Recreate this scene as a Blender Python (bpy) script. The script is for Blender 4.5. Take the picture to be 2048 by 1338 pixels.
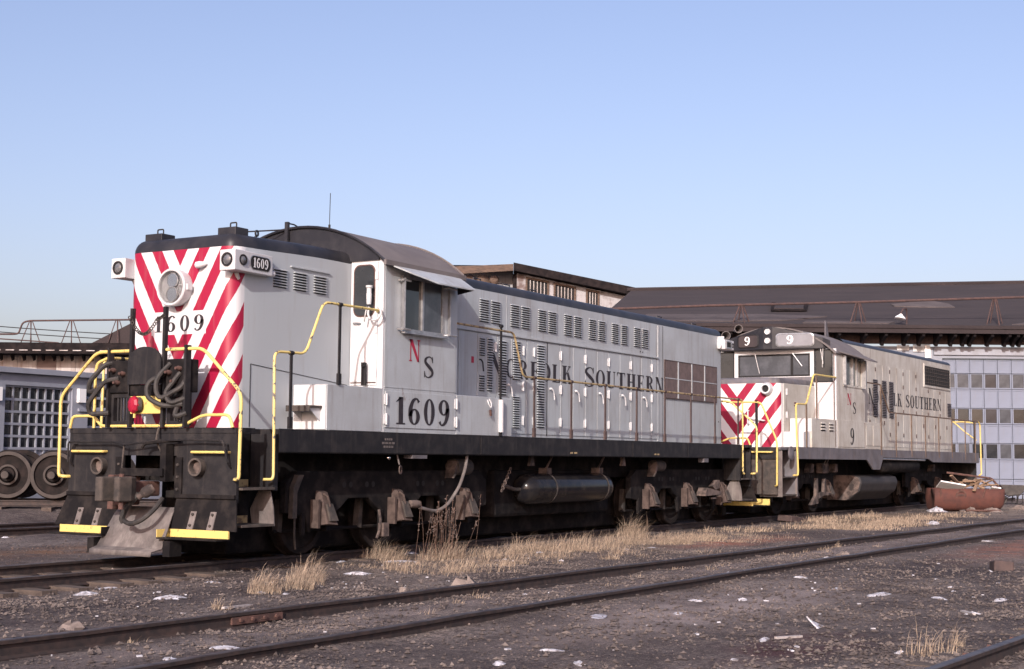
import bpy, bmesh, math, random
from mathutils import Vector, Matrix, Quaternion
PI = math.pi
sc = bpy.context.scene
for o in list(bpy.data.objects):
    bpy.data.objects.remove(o)
col = sc.collection

# ------------------------------------------------------------------ camera
CAM = Vector((-14.5544, -14.1711, 1.4077))
cr, cu, cf = Vector((0.50609, -0.86243, 0.0093)), Vector((-0.07727, -0.03459, 0.99641)), Vector((0.85901, 0.505, 0.08415))
cd = bpy.data.cameras.new('camera')
cd.sensor_width = 36.0
cd.lens = 36.0 * 2931.6 / 2048.0
cd.clip_start, cd.clip_end = 0.1, 6000.0
cam = bpy.data.objects.new('camera', cd)
col.objects.link(cam)
m = Matrix((cr, cu, -cf)).transposed().to_4x4()
m.translation = CAM
cam.matrix_world = m
sc.camera = cam

# ------------------------------------------------------------------ sky and sun
SUN_DIR = Vector((1.0, 0.305, -0.45)).normalized()          # the way the light travels
sun_el = math.asin(-SUN_DIR.z)
w = bpy.data.worlds.new('World')
sc.world = w
w.use_nodes = True
nt = w.node_tree
nt.nodes.clear()
sky = nt.nodes.new('ShaderNodeTexSky')
sky.sky_type = 'NISHITA'
sky.sun_disc = False
sky.sun_elevation = sun_el
sky.sun_rotation = math.atan2(-SUN_DIR.x, -SUN_DIR.y)
sky.altitude = 50
sky.air_density = 1.0
sky.dust_density = 3.3
sky.ozone_density = 3.0
hs = nt.nodes.new('ShaderNodeMixRGB')
hs.blend_type = 'MULTIPLY'
hs.inputs[0].default_value = 1.0
hs.inputs[2].default_value = (1.53, 1.21, 1.20, 1)
bg = nt.nodes.new('ShaderNodeBackground')
bg.inputs[1].default_value = 0.15
wo = nt.nodes.new('ShaderNodeOutputWorld')
nt.links.new(sky.outputs[0], hs.inputs[1])
nt.links.new(hs.outputs[0], bg.inputs[0])
nt.links.new(bg.outputs[0], wo.inputs[0])
ld = bpy.data.lights.new('sun', 'SUN')
ld.energy = 4.2
ld.angle = math.radians(0.53)
ld.color = (1.0, 0.95, 0.89)
lo = bpy.data.objects.new('sun', ld)
lo.rotation_euler = SUN_DIR.to_track_quat('-Z', 'Y').to_euler()
lo.location = (-30, -30, 40)
col.objects.link(lo)
sc.view_settings.view_transform = 'Standard'
sc.view_settings.look = 'None'
sc.view_settings.exposure = 0.12
sc.view_settings.gamma = 1.0
sc.view_settings.use_curve_mapping = False

# ------------------------------------------------------------------ helpers
def tag(o, label=None, cat=None, group=None, kind=None):
    for k, v in (('label', label), ('category', cat), ('group', group), ('kind', kind)):
        if v:
            o[k] = v
    return o

def empty(name, loc=(0, 0, 0), rz=0.0, label=None, cat=None, group=None):
    o = bpy.data.objects.new(name, None)
    col.objects.link(o)
    o.location = loc
    o.rotation_euler = (0, 0, rz)
    o.empty_display_size = 0.3
    return tag(o, label, cat, group)

def fillet(pts, r, n=4):
    pts = [Vector(p) for p in pts]
    if r <= 0 or len(pts) < 3:
        return pts
    out = [pts[0]]
    for i in range(1, len(pts) - 1):
        a, b, c = pts[i-1], pts[i], pts[i+1]
        d1, d2 = (a-b), (c-b)
        l = min(r, d1.length*0.45, d2.length*0.45)
        p, q = b + d1.normalized()*l, b + d2.normalized()*l
        for k in range(n+1):
            t = k/n
            out.append(p*(1-t)**2 + b*2*t*(1-t) + q*t*t)
    out.append(pts[-1])
    return out

class MB:
    def __init__(s):
        s.v, s.f, s.at = [], [], []
    def add(s, vs, fs):
        b = len(s.v)
        s.v += [tuple(p) for p in vs]
        s.f += [tuple(i+b for i in f) for f in fs]
        return s
    def box(s, x0, x1, y0, y1, z0, z1):
        return s.add([(x0,y0,z0),(x1,y0,z0),(x1,y1,z0),(x0,y1,z0),(x0,y0,z1),(x1,y0,z1),(x1,y1,z1),(x0,y1,z1)],
                     [(0,3,2,1),(4,5,6,7),(0,1,5,4),(1,2,6,5),(2,3,7,6),(3,0,4,7)])
    def obox(s, c, size, M=None, taper=1.0):
        c = Vector(c); M = M or Matrix.Identity(3)
        a, b, d = size[0]/2, size[1]/2, size[2]/2
        vs = []
        for z, t in ((-d, 1.0), (d, taper)):
            for x, y in ((-a,-b),(a,-b),(a,b),(-a,b)):
                vs.append(c + M @ Vector((x*t, y*t, z)))
        return s.add(vs, [(0,3,2,1),(4,5,6,7),(0,1,5,4),(1,2,6,5),(2,3,7,6),(3,0,4,7)])
    def bar(s, p, q, wd, ht, up=(0,0,1)):
        p, q = Vector(p), Vector(q)
        t = (q-p); L = t.length; t.normalize()
        side = t.cross(Vector(up))
        if side.length < 1e-4:
            side = t.cross(Vector((0,1,0)))
        side.normalize(); u = side.cross(t)
        return s.obox((p+q)/2, (L, wd, ht), Matrix((t, side, u)).transposed())
    def cyl(s, p, q, r, n=12, r2=None, caps=True):
        p, q = Vector(p), Vector(q)
        r2 = r if r2 is None else r2
        t = (q-p).normalized()
        a = t.orthogonal().normalized(); b = t.cross(a)
        vs = []
        for c, rr in ((p, r), (q, r2)):
            for i in range(n):
                g = 2*PI*i/n
                vs.append(c + (a*math.cos(g) + b*math.sin(g))*rr)
        fs = [(i, (i+1) % n, n+(i+1) % n, n+i) for i in range(n)]
        if caps:
            fs += [tuple(range(n-1, -1, -1)), tuple(range(n, 2*n))]
        return s.add(vs, fs)
    def tube(s, pts, r, n=8, fil=0.0, fn=4):
        pts = fillet(pts, fil, fn)
        rs = r if isinstance(r, (list, tuple)) else [r]*len(pts)
        t0 = (pts[1]-pts[0]).normalized()
        a = t0.orthogonal().normalized()
        vs, N = [], len(pts)
        for i, p in enumerate(pts):
            t = (pts[min(i+1, N-1)] - pts[max(i-1, 0)]).normalized()
            a = (a - t*a.dot(t)).normalized(); b = t.cross(a)
            for k in range(n):
                g = 2*PI*k/n
                vs.append(p + (a*math.cos(g) + b*math.sin(g))*rs[min(i, len(rs)-1)])
        fs = []
        for i in range(N-1):
            for k in range(n):
                k2 = (k+1) % n
                fs.append((i*n+k, i*n+k2, (i+1)*n+k2, (i+1)*n+k))
        fs += [tuple(range(n-1, -1, -1)), tuple(range((N-1)*n, N*n))]
        return s.add(vs, fs)
    def prism(s, poly, axis, a, b):
        n = len(poly)
        g = {'x': lambda u, v, w_: (w_, u, v), 'y': lambda u, v, w_: (u, w_, v), 'z': lambda u, v, w_: (u, v, w_)}[axis]
        vs = [g(u, v, a) for u, v in poly] + [g(u, v, b) for u, v in poly]
        fs = [tuple(range(n)), tuple(range(2*n-1, n-1, -1))] + [(i, (i+1) % n, n+(i+1) % n, n+i) for i in range(n)]
        return s.add(vs, fs)
    def lathe(s, prof, o, axis, n=20):
        o, t = Vector(o), Vector(axis).normalized()
        a = t.orthogonal().normalized(); b = t.cross(a)
        vs = []
        for r, h in prof:
            for k in range(n):
                g = 2*PI*k/n
                vs.append(o + t*h + (a*math.cos(g)+b*math.sin(g))*r)
        fs = []
        for i in range(len(prof)-1):
            for k in range(n):
                k2 = (k+1) % n
                fs.append((i*n+k, i*n+k2, (i+1)*n+k2, (i+1)*n+k))
        fs += [tuple(range(n-1, -1, -1)), tuple(range((len(prof)-1)*n, len(prof)*n))]
        return s.add(vs, fs)
    def ring(s, c, axis, ro, ri, d, n=20):
        return s.tor([(ro, 0), (ro, d), (ri, d), (ri, 0)], c, axis, n)
    def tor(s, prof, o, axis, n=20):
        o, t = Vector(o), Vector(axis).normalized()
        a = t.orthogonal().normalized(); b = t.cross(a)
        m_ = len(prof); vs = []
        for k in range(n):
            g = 2*PI*k/n
            d = a*math.cos(g)+b*math.sin(g)
            vs += [o + t*h + d*r for r, h in prof]
        fs = [(k*m_+i, k*m_+(i+1) % m_, ((k+1) % n)*m_+(i+1) % m_, ((k+1) % n)*m_+i) for k in range(n) for i in range(m_)]
        return s.add(vs, fs)
    def perf(s, u0, u1, v0, v1, holes, w0, w1, fn):
        us = sorted({u0, u1} | {h[0] for h in holes} | {h[1] for h in holes})
        vs_ = sorted({v0, v1} | {h[2] for h in holes} | {h[3] for h in holes})
        def solid(i, j):
            if i < 0 or j < 0 or i >= len(us)-1 or j >= len(vs_)-1:
                return False
            cu_, cv_ = (us[i]+us[i+1])/2, (vs_[j]+vs_[j+1])/2
            return not any(h[0] < cu_ < h[1] and h[2] < cv_ < h[3] for h in holes)
        for i in range(len(us)-1):
            for j in range(len(vs_)-1):
                if not solid(i, j):
                    continue
                a, b, c, d = us[i], us[i+1], vs_[j], vs_[j+1]
                for w_ in (w0, w1):
                    s.add([fn(a,c,w_), fn(b,c,w_), fn(b,d,w_), fn(a,d,w_)], [(0,1,2,3)])
                for (di, dj, p, q) in ((-1,0,(a,c),(a,d)), (1,0,(b,c),(b,d)), (0,-1,(a,c),(b,c)), (0,1,(a,d),(b,d))):
                    if not solid(i+di, j+dj):
                        s.add([fn(*p,w0), fn(*q,w0), fn(*q,w1), fn(*p,w1)], [(0,1,2,3)])
        return s
    def mesh(s, name, mat, smooth=False, merge=False):
        me = bpy.data.meshes.new(name)
        me.from_pydata(s.v, [], s.f)
        bm = bmesh.new(); bm.from_mesh(me)
        if merge:
            bmesh.ops.remove_doubles(bm, verts=bm.verts, dist=1e-4)
        bmesh.ops.recalc_face_normals(bm, faces=bm.faces)
        bm.to_mesh(me); bm.free()
        if mat:
            for mm in (mat if isinstance(mat, (list, tuple)) else [mat]):
                me.materials.append(M[mm])
        if smooth:
            me.polygons.foreach_set('use_smooth', [True]*len(me.polygons))
            me.set_sharp_from_angle(angle=math.radians(smooth if smooth is not True else 40))
        return me
    def build(s, name, mat, parent=None, smooth=False, bev=0.0, loc=None, merge=False):
        o = bpy.data.objects.new(name, s.mesh(name, mat, smooth, merge))
        col.objects.link(o)
        o.parent = parent
        if loc:
            o.location = loc
        if bev:
            b = o.modifiers.new('b', 'BEVEL'); b.width = bev; b.segments = 2; b.limit_method = 'ANGLE'
        return o

def put(name, me, parent, loc, rot=(0, 0, 0), scale=(1, 1, 1)):
    o = bpy.data.objects.new(name, me)
    col.objects.link(o)
    o.parent = parent; o.location = loc; o.rotation_euler = rot; o.scale = scale
    return o

# ------------------------------------------------------------------ materials
M = {}
def mat(name, c1, c2=None, sc_=3.0, lo=0.4, hi=0.65, rough=0.6, metal=0.0, streak=None, bump=0.0, bsc=40.0, spec=0.5, stretch=None, coord='Object', extra=None, fine=None, spots=0.0):
    m_ = bpy.data.materials.new(name); m_.use_nodes = True
    t = m_.node_tree; N, L = t.nodes, t.links
    b = N['Principled BSDF']
    b.inputs['Roughness'].default_value = rough
    b.inputs['Metallic'].default_value = metal
    b.inputs['Specular IOR Level'].default_value = spec
    tc = N.new('ShaderNodeTexCoord')
    def noise(scale, det=6, st=None, rg=0.6):
        n = N.new('ShaderNodeTexNoise'); n.inputs['Scale'].default_value = scale
        n.inputs['Detail'].default_value = det; n.inputs['Roughness'].default_value = rg
        mp = N.new('ShaderNodeMapping'); L.new(tc.outputs[coord], mp.inputs[0])
        if st: mp.inputs['Scale'].default_value = st
        L.new(mp.outputs[0], n.inputs['Vector'])
        return n.outputs['Fac']
    def ramp(fac, a, b_):
        r = N.new('ShaderNodeMapRange'); r.inputs[1].default_value = a; r.inputs[2].default_value = b_
        L.new(fac, r.inputs[0]); return r.outputs[0]
    def mix(fac, a, b_, mode='MIX'):
        x = N.new('ShaderNodeMixRGB'); x.blend_type = mode
        if isinstance(fac, float): x.inputs[0].default_value = fac
        else: L.new(fac, x.inputs[0])
        for i, q in ((1, a), (2, b_)):
            if isinstance(q, tuple): x.inputs[i].default_value = (*q, 1)
            else: L.new(q, x.inputs[i])
        return x.outputs[0]
    c = c1
    if extra:
        c = extra(N, L, tc, mix, ramp, noise, c1)
    if c2:
        c = mix(ramp(noise(sc_, st=stretch), lo, hi), c, c2)
    if streak:
        sc2, amt, thr = streak
        f = ramp(noise(1.0, 5, (7, 7, 0.5), 0.7), thr, thr+0.22)
        mu = N.new('ShaderNodeMath'); mu.operation = 'MULTIPLY'; mu.inputs[1].default_value = amt
        L.new(f, mu.inputs[0]); c = mix(mu.outputs[0], c, sc2)
    if spots:
        f2 = ramp(noise(4.0, 8, (1, 1, .7), 0.75), 0.66, 0.70)
        mu2 = N.new('ShaderNodeMath'); mu2.operation = 'MULTIPLY'; mu2.inputs[1].default_value = spots
        L.new(f2, mu2.inputs[0]); c = mix(mu2.outputs[0], c, (0.16, 0.085, 0.055))
    if fine:
        c = mix(ramp(noise(fine[0], 3), 0.3, 0.7), c, mix(1.0, c if not isinstance(c, tuple) else c, fine[1], 'MULTIPLY'))
    if isinstance(c, tuple): b.inputs['Base Color'].default_value = (*c, 1)
    else: L.new(c, b.inputs['Base Color'])
    if bump:
        bp = N.new('ShaderNodeBump'); bp.inputs['Strength'].default_value = bump; bp.inputs['Distance'].default_value = 0.02
        L.new(noise(bsc, 5), bp.inputs['Height']); L.new(bp.outputs[0], b.inputs['Normal'])
    M[name] = m_
    return m_

RED = (0.29, 0.003, 0.034)
WHT = (0.57, 0.57, 0.59)
def stripes(arc_name, z0, s0, per, duty, slope, lim, board=None, zmax=9):
    def ex(N, L, tc, mix, ramp, noise, base):
        def mt(op, a, b_=None):
            n = N.new('ShaderNodeMath'); n.operation = op
            for i, q in enumerate((a, b_)):
                if q is None: continue
                if isinstance(q, (int, float)): n.inputs[i].default_value = q
                else: L.new(q, n.inputs[i])
            return n.outputs[0]
        at = N.new('ShaderNodeAttribute'); at.attribute_name = arc_name
        sp = N.new('ShaderNodeSeparateXYZ'); L.new(tc.outputs['Object'], sp.inputs[0])
        a = mt('ABSOLUTE', at.outputs['Fac']); z = sp.outputs[2]
        s = mt('SUBTRACT', a, mt('MULTIPLY', mt('SUBTRACT', z, z0), slope))
        s = mt('ADD', s, mt('MULTIPLY', mt('SUBTRACT', noise(14, 4), 0.5), 0.022))
        fr = mt('FRACT', mt('DIVIDE', mt('ADD', s, s0 + per*20), per))
        red = mt('MULTIPLY', mt('LESS_THAN', fr, duty), mt('LESS_THAN', a, lim))
        red = mt('MULTIPLY', red, mt('LESS_THAN', z, zmax))
        if board:
            inb = mt('MULTIPLY', mt('LESS_THAN', a, board[0]), mt('MULTIPLY', mt('GREATER_THAN', z, board[1]), mt('LESS_THAN', z, board[2])))
            red = mt('MULTIPLY', red, mt('SUBTRACT', 1.0, inb))
        if board is not None:
            sd = N.new('ShaderNodeMapRange'); sd.inputs[1].default_value = lim-.02; sd.inputs[2].default_value = lim+.02; L.new(a, sd.inputs[0])
            base = mix(sd.outputs[0], base, (0.385, 0.415, 0.44))
        return mix(red, base, RED)
    return ex

GREY1 = (0.415, 0.448, 0.475)
mat('grey_paint', GREY1, (0.345, 0.36, 0.375), 1.3, 0.4, 0.7, rough=0.5, spots=0.45, streak=((0.215, 0.18, 0.155), 0.6, 0.52), bump=0.16, bsc=2.2, fine=(60, (0.93, 0.92, 0.91)))
mat('nose_paint', WHT, None, rough=0.45, extra=stripes('arc', 4.245, 0.0575, 0.4, 0.475, 0.567, 1.12, (0.5, 3.065, 3.385)), streak=((0.28, 0.23, 0.20), 0.35, 0.55), bump=0.14, bsc=2.2)
mat('white_and_sunlit_paint', (0.55, 0.55, 0.565), (0.46, 0.45, 0.45), 2.0, 0.5, 0.8, rough=0.5, streak=((0.30, 0.18, 0.10), 0.45, 0.60))  # white parts, and grey sheets facing the sun with its brightness painted in
mat('black_paint', (0.014, 0.013, 0.015), (0.034, 0.030, 0.030), 5.0, 0.45, 0.75, rough=0.6, spec=0.25, streak=((0.075, 0.062, 0.056), 0.5, 0.54), bump=0.05, bsc=30)
mat('roof_black', (0.018, 0.018, 0.023), (0.036, 0.034, 0.038), 2.5, rough=0.42, spec=0.3, bump=0.04, bsc=20)
mat('cab_roof', (0.125, 0.108, 0.108), (0.16, 0.14, 0.135), 2.0, rough=0.75, bump=0.05)
mat('dusty_black', (0.009, 0.008, 0.009), (0.034, 0.028, 0.026), 4.0, 0.45, 0.75, rough=0.9, spec=0.15, bump=0.12, bsc=25)
mat('journal_dust', (0.10, 0.074, 0.066), (0.055, 0.041, 0.037), 9.0, rough=0.95, spec=0.1, bump=0.08, bsc=60)
mat('grimy_steel', (0.035, 0.030, 0.028), (0.09, 0.070, 0.060), 6.0, 0.4, 0.7, rough=0.85, bump=0.15, bsc=30)
mat('dust_brown', (0.15, 0.11, 0.096), (0.03, 0.023, 0.022), 4.0, 0.42, 0.60, rough=0.9, bump=0.15, bsc=35)
mat('dust_grey', (0.15, 0.128, 0.122), (0.08, 0.068, 0.066), 5.0, 0.4, 0.7, rough=0.85, streak=((0.30, 0.27, 0.25), 0.5, 0.5), bump=0.1)
mat('rust', (0.115, 0.058, 0.047), (0.055, 0.030, 0.027), 8.0, 0.4, 0.65, rough=0.9, bump=0.2, bsc=30)
mat('yellow', (0.68, 0.52, 0.17), (0.30, 0.21, 0.09), 16.0, 0.58, 0.68, rough=0.5, fine=(90, (0.9, 0.88, 0.8)))
mat('yellow_worn_shaded', (0.38, 0.29, 0.15), (0.16, 0.11, 0.07), 9.0, 0.50, 0.58, rough=0.6)  # chipped yellow, darkened to the tan it shows in grazing side light
mat('yellow_chip', (0.68, 0.53, 0.18), (0.10, 0.085, 0.075), 14.0, 0.57, 0.60, rough=0.5)
mat('red_paint', RED, (0.35, 0.01, 0.03), 6, rough=0.5)
mat('letter_black', (0.022, 0.016, 0.02), (0.05, 0.04, 0.045), 12, 0.5, 0.8, rough=0.6)
mat('letter_red', (0.36, 0.012, 0.045), rough=0.6)
mat('letter_white', (0.8, 0.8, 0.8), rough=0.6)
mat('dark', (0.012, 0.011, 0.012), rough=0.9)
mat('rubber', (0.018, 0.016, 0.016), (0.045, 0.038, 0.035), 10, rough=0.7, bump=0.05)
mat('headlight_white', (0.50, 0.50, 0.51), (0.40, 0.40, 0.42), 6, rough=0.25)
mat('chrome', (0.75, 0.75, 0.76), rough=0.12, metal=1.0)
mat('lamp_glass', (0.62, 0.62, 0.63), rough=0.05, metal=0.0, spec=1.0)
mat('glass', (0.016, 0.019, 0.023), (0.032, 0.035, 0.04), 1.5, rough=0.06, spec=0.8)
mat('glass_dust_reflection', (0.045, 0.05, 0.06), (0.085, 0.09, 0.105), 2.0, rough=0.2, spec=0.6)  # pale tone for dusty panes and for painted windshield reflections
mat('stanchion_brown', (0.075, 0.048, 0.044), (0.045, 0.03, 0.03), 8, rough=0.8)
mat('glass_mid', (0.028, 0.028, 0.034), (0.05, 0.05, 0.06), 1.2, rough=0.12, spec=0.6)
mat('tank_black', (0.010, 0.010, 0.013), (0.026, 0.023, 0.022), 5, rough=0.18, spec=0.18)
mat('grille_brown', (0.15, 0.11, 0.105), (0.11, 0.08, 0.078), 6.0, rough=0.8, bump=0.5, bsc=180)
mat('aluminium', (0.45, 0.45, 0.46), (0.3, 0.3, 0.31), 8, rough=0.4, metal=0.7)
GREY2 = (0.53, 0.515, 0.48)
mat('weathered_grey', GREY2, (0.41, 0.375, 0.33), 1.6, 0.4, 0.7, rough=0.65, spots=0.7, streak=((0.17, 0.10, 0.065), 0.62, 0.52), bump=0.04, bsc=9, fine=(50, (0.9, 0.88, 0.85)))
mat('nose_paint_worn', (0.72, 0.70, 0.68), None, rough=0.5, extra=stripes('arc', 3.45, 0.26, 0.56, 0.46, 0.78, 1.24, None), streak=((0.34, 0.24, 0.17), 0.30, 0.58))
mat('tank_dark', (0.020, 0.018, 0.020), (0.036, 0.031, 0.031), 3.0, rough=0.7)
mat('lintel_white', (0.30, 0.31, 0.36), (0.25, 0.25, 0.28), 2, rough=0.7)
mat('board_brown', (0.06, 0.045, 0.045), (0.045, 0.035, 0.036), 3, rough=0.4)
mat('sill_grey', (0.135, 0.128, 0.145), (0.09, 0.082, 0.088), 3.0, rough=0.7, streak=((0.2, 0.15, 0.12), 0.5, 0.5))
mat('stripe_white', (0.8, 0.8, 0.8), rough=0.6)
cg = bpy.data.materials.new('clear_glass'); cg.use_nodes = True
_b = cg.node_tree.nodes['Principled BSDF']; _b.inputs['Transmission Weight'].default_value = 1.0; _b.inputs['Roughness'].default_value = 0.02; _b.inputs['IOR'].default_value = 1.25
M['clear_glass'] = cg
# ground and surroundings
mat('lens_grey', (0.10, 0.10, 0.11), (0.16, 0.16, 0.17), 20, rough=0.08, spec=0.8)
mat('rail_steel', (0.022, 0.016, 0.016), (0.050, 0.031, 0.027), 12.0, 0.4, 0.65, rough=0.75, bump=0.1, bsc=60)
mat('rail_top', (0.085, 0.072, 0.07), (0.045, 0.033, 0.031), 5.0, 0.45, 0.6, rough=0.5, metal=0.3)
mat('tie_wood', (0.10, 0.075, 0.062), (0.045, 0.033, 0.03), 3.0, rough=0.95, stretch=(6, 1.2, 6), bump=0.4, bsc=30)
mat('shed_grey', (0.25, 0.265, 0.315), (0.20, 0.21, 0.245), 1.2, 0.4, 0.75, rough=0.75, streak=((0.2, 0.19, 0.2), 0.35, 0.55))
mat('door_grey', (0.185, 0.208, 0.275), (0.16, 0.178, 0.23), 1.5, 0.4, 0.75, rough=0.7, streak=((0.2, 0.19, 0.19), 0.25, 0.55))
mat('wall_patchy', (0.34, 0.33, 0.345), (0.13, 0.095, 0.09), 1.1, 0.48, 0.62, rough=0.9, streak=((0.17, 0.12, 0.11), 0.5, 0.5))
mat('panel_white', (0.47, 0.44, 0.43), (0.30, 0.25, 0.235), 0.9, rough=0.8, streak=((0.2, 0.13, 0.10), 0.6, 0.48))
mat('panel_brown', (0.20, 0.15, 0.14), (0.15, 0.11, 0.10), 1.0, rough=0.85)
mat('roof_tar', (0.030, 0.022, 0.024), (0.046, 0.034, 0.035), 0.35, 0.35, 0.7, rough=0.95, stretch=(1, 3, 1), bump=0.2, bsc=12, fine=(14, (0.75, 0.74, 0.74)))
mat('roof_patch', (0.11, 0.09, 0.088), (0.08, 0.065, 0.065), 1.5, rough=0.95, fine=(14, (0.8, 0.8, 0.8)))
mat('roof_felt', (0.085, 0.069, 0.07), (0.06, 0.047, 0.048), 0.8, rough=0.95, fine=(14, (0.8, 0.8, 0.8)))
mat('eave_black', (0.012, 0.010, 0.011), (0.026, 0.020, 0.020), 3, rough=0.95, spec=0.1)
mat('timber_brown', (0.13, 0.085, 0.063), (0.06, 0.042, 0.035), 2.5, rough=0.9, stretch=(1, 4, 8))
mat('pipe_rust', (0.085, 0.048, 0.044), (0.05, 0.032, 0.032), 6, rough=0.85)
mat('wheel_steel', (0.010, 0.008, 0.008), (0.024, 0.017, 0.016), 5, rough=0.85, spec=0.2, bump=0.08)
mat('wheel_rim', (0.042, 0.031, 0.028), (0.022, 0.016, 0.015), 5, rough=0.6, metal=0.3)
mat('bin_rust', (0.098, 0.033, 0.024), (0.055, 0.022, 0.019), 4, 0.4, 0.7, rough=0.85, streak=((0.09, 0.035, 0.028), 0.6, 0.5), bump=0.1)
mat('scrap_wood', (0.30, 0.20, 0.13), (0.18, 0.115, 0.08), 8, rough=0.9, stretch=(1, 1, 6))
mat('litter', (0.50, 0.50, 0.55), (0.17, 0.15, 0.15), 14, 0.42, 0.66, rough=0.8, bump=0.3, bsc=30)
mat('stone', (0.23, 0.185, 0.165), (0.13, 0.103, 0.092), 8, rough=0.95, bump=0.3, bsc=25)
mat('cinder', (0.058, 0.046, 0.044), (0.165, 0.135, 0.122), 2.2, 0.42, 0.66, rough=0.95)
mat('grass_dry', (0.40, 0.315, 0.235), (0.16, 0.118, 0.090), 13.0, 0.35, 0.62, rough=0.9, spec=0.1)
mat('weed_dry', (0.15, 0.09, 0.066), (0.09, 0.055, 0.043), 6.0, rough=0.9)
mat('galv', (0.06, 0.055, 0.055), (0.10, 0.09, 0.085), 5, rough=0.6)
mat('wire_black', (0.02, 0.018, 0.018), rough=0.8)

# the yard surface: cinders with paler ash patches, rust-red and oily patches
def ground_mat():
    m_ = bpy.data.materials.new('yard_cinders'); m_.use_nodes = True
    t = m_.node_tree; N, L = t.nodes, t.links
    b = N['Principled BSDF']; b.inputs['Roughness'].default_value = 0.95
    b.inputs['Specular IOR Level'].default_value = 0.25
    tc = N.new('ShaderNodeTexCoord')
    def noise(scale, det=6, st=None, off=(0, 0, 0), rg=0.6):
        n = N.new('ShaderNodeTexNoise'); n.inputs['Scale'].default_value = scale; n.inputs['Detail'].default_value = det
        n.inputs['Roughness'].default_value = rg
        mp = N.new('ShaderNodeMapping'); L.new(tc.outputs['Object'], mp.inputs[0]); mp.inputs['Location'].default_value = off
        if st: mp.inputs['Scale'].default_value = st
        L.new(mp.outputs[0], n.inputs['Vector']); return n.outputs['Fac']
    def rmp(f, a, b_):
        r = N.new('ShaderNodeMapRange'); r.inputs[1].default_value = a; r.inputs[2].default_value = b_
        L.new(f, r.inputs[0]); return r.outputs[0]
    def mul(a, k):
        x = N.new('ShaderNodeMath'); x.operation = 'MULTIPLY'; L.new(a, x.inputs[0])
        if isinstance(k, (int, float)): x.inputs[1].default_value = k
        else: L.new(k, x.inputs[1])
        return x.outputs[0]
    def mix(f, a, b_):
        x = N.new('ShaderNodeMixRGB'); L.new(f, x.inputs[0])
        for i, q in ((1, a), (2, b_)):
            if isinstance(q, tuple): x.inputs[i].default_value = (*q, 1)
            else: L.new(q, x.inputs[i])
        return x.outputs[0]
    def blob(cx, cy, rx, ry):
        mp = N.new('ShaderNodeMapping'); mp.vector_type = 'POINT'
        L.new(tc.outputs['Object'], mp.inputs[0])
        mp.inputs['Scale'].default_value = (1/rx, 1/ry, 0.0); mp.inputs['Location'].default_value = (-cx/rx, -cy/ry, 0)
        ln = N.new('ShaderNodeVectorMath'); ln.operation = 'LENGTH'; L.new(mp.outputs[0], ln.inputs[0])
        return rmp(ln.outputs['Value'], 1.0, 0.35)
    c = mix(rmp(noise(1.1, 7, rg=0.68), 0.38, 0.62), (0.060, 0.047, 0.045), (0.155, 0.126, 0.115))
    c = mix(mul(rmp(noise(0.33, 6, (1, 1.6, 1), (7, 3, 0), 0.62), 0.47, 0.62), 0.8), c, (0.25, 0.21, 0.19))
    c = mix(mul(rmp(noise(0.55, 5, None, (31, 11, 0)), 0.57, 0.66), 0.55), c, (0.042, 0.031, 0.035))
    c = mix(mul(rmp(noise(9, 5, None, (2, 8, 0), 0.7), 0.50, 0.60), 0.6), c, (0.034, 0.025, 0.028))
    c = mix(mul(rmp(noise(26, 4), 0.46, 0.58), 0.65), c, (0.036, 0.026, 0.029))
    c = mix(mul(rmp(noise(45, 3, None, (3, 9, 0)), 0.60, 0.68), 0.6), c, (0.33, 0.28, 0.265))
    gr = noise(2.2, 5, None, (5, 5, 0))
    for cx, cy, rx, ry, colr, k in ((12.0, -3.6, 3.4, 0.9, (0.29, 0.125, 0.085), 0.75), (13.5, -8.6, 6.0, 1.0, (0.29, 0.125, 0.085), 0.7),
                                    (-2.5, -9.9, 1.6, 0.7, (0.055, 0.024, 0.028), 0.9), (3.2, 3.8, 4.5, 1.4, (0.15, 0.083, 0.05), 0.95),
                                    (24, -2.6, 9, 1.6, (0.25, 0.18, 0.11), 0.8), (36, -4.0, 9, 2.2, (0.27, 0.22, 0.18), 0.8), (8, -2.6, 9, 1.0, (0.19, 0.14, 0.10), 0.5), (0.2, -8.1, 5.0, 1.1, (0.27, 0.225, 0.215), 0.9), (-3.5, -6.0, 5, 0.5, (0.22, 0.18, 0.17), 0.7), (6.5, -8.6, 4.5, 1.3, (0.035, 0.026, 0.03), 0.8), (-3.8, -2.6, 3.0, 1.2, (0.035, 0.026, 0.03), 0.8), (10, -6.3, 12, 0.6, (0.22, 0.18, 0.17), 0.8)):
        f = mul(mul(blob(cx, cy, rx, ry), rmp(gr, 0.34, 0.58)), k)
        c = mix(f, c, colr)
    L.new(c, b.inputs['Base Color'])
    bp = N.new('ShaderNodeBump'); bp.inputs['Strength'].default_value = 0.9; bp.inputs['Distance'].default_value = 0.03
    L.new(noise(30, 6, rg=0.7), bp.inputs['Height'])
    bp2 = N.new('ShaderNodeBump'); bp2.inputs['Strength'].default_value = 0.28; bp2.inputs['Distance'].default_value = 0.12
    L.new(noise(3.0, 5), bp2.inputs['Height']); L.new(bp2.outputs[0], bp.inputs['Normal'])
    L.new(bp.outputs[0], b.inputs['Normal'])
    M['ground'] = m_
ground_mat()

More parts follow.
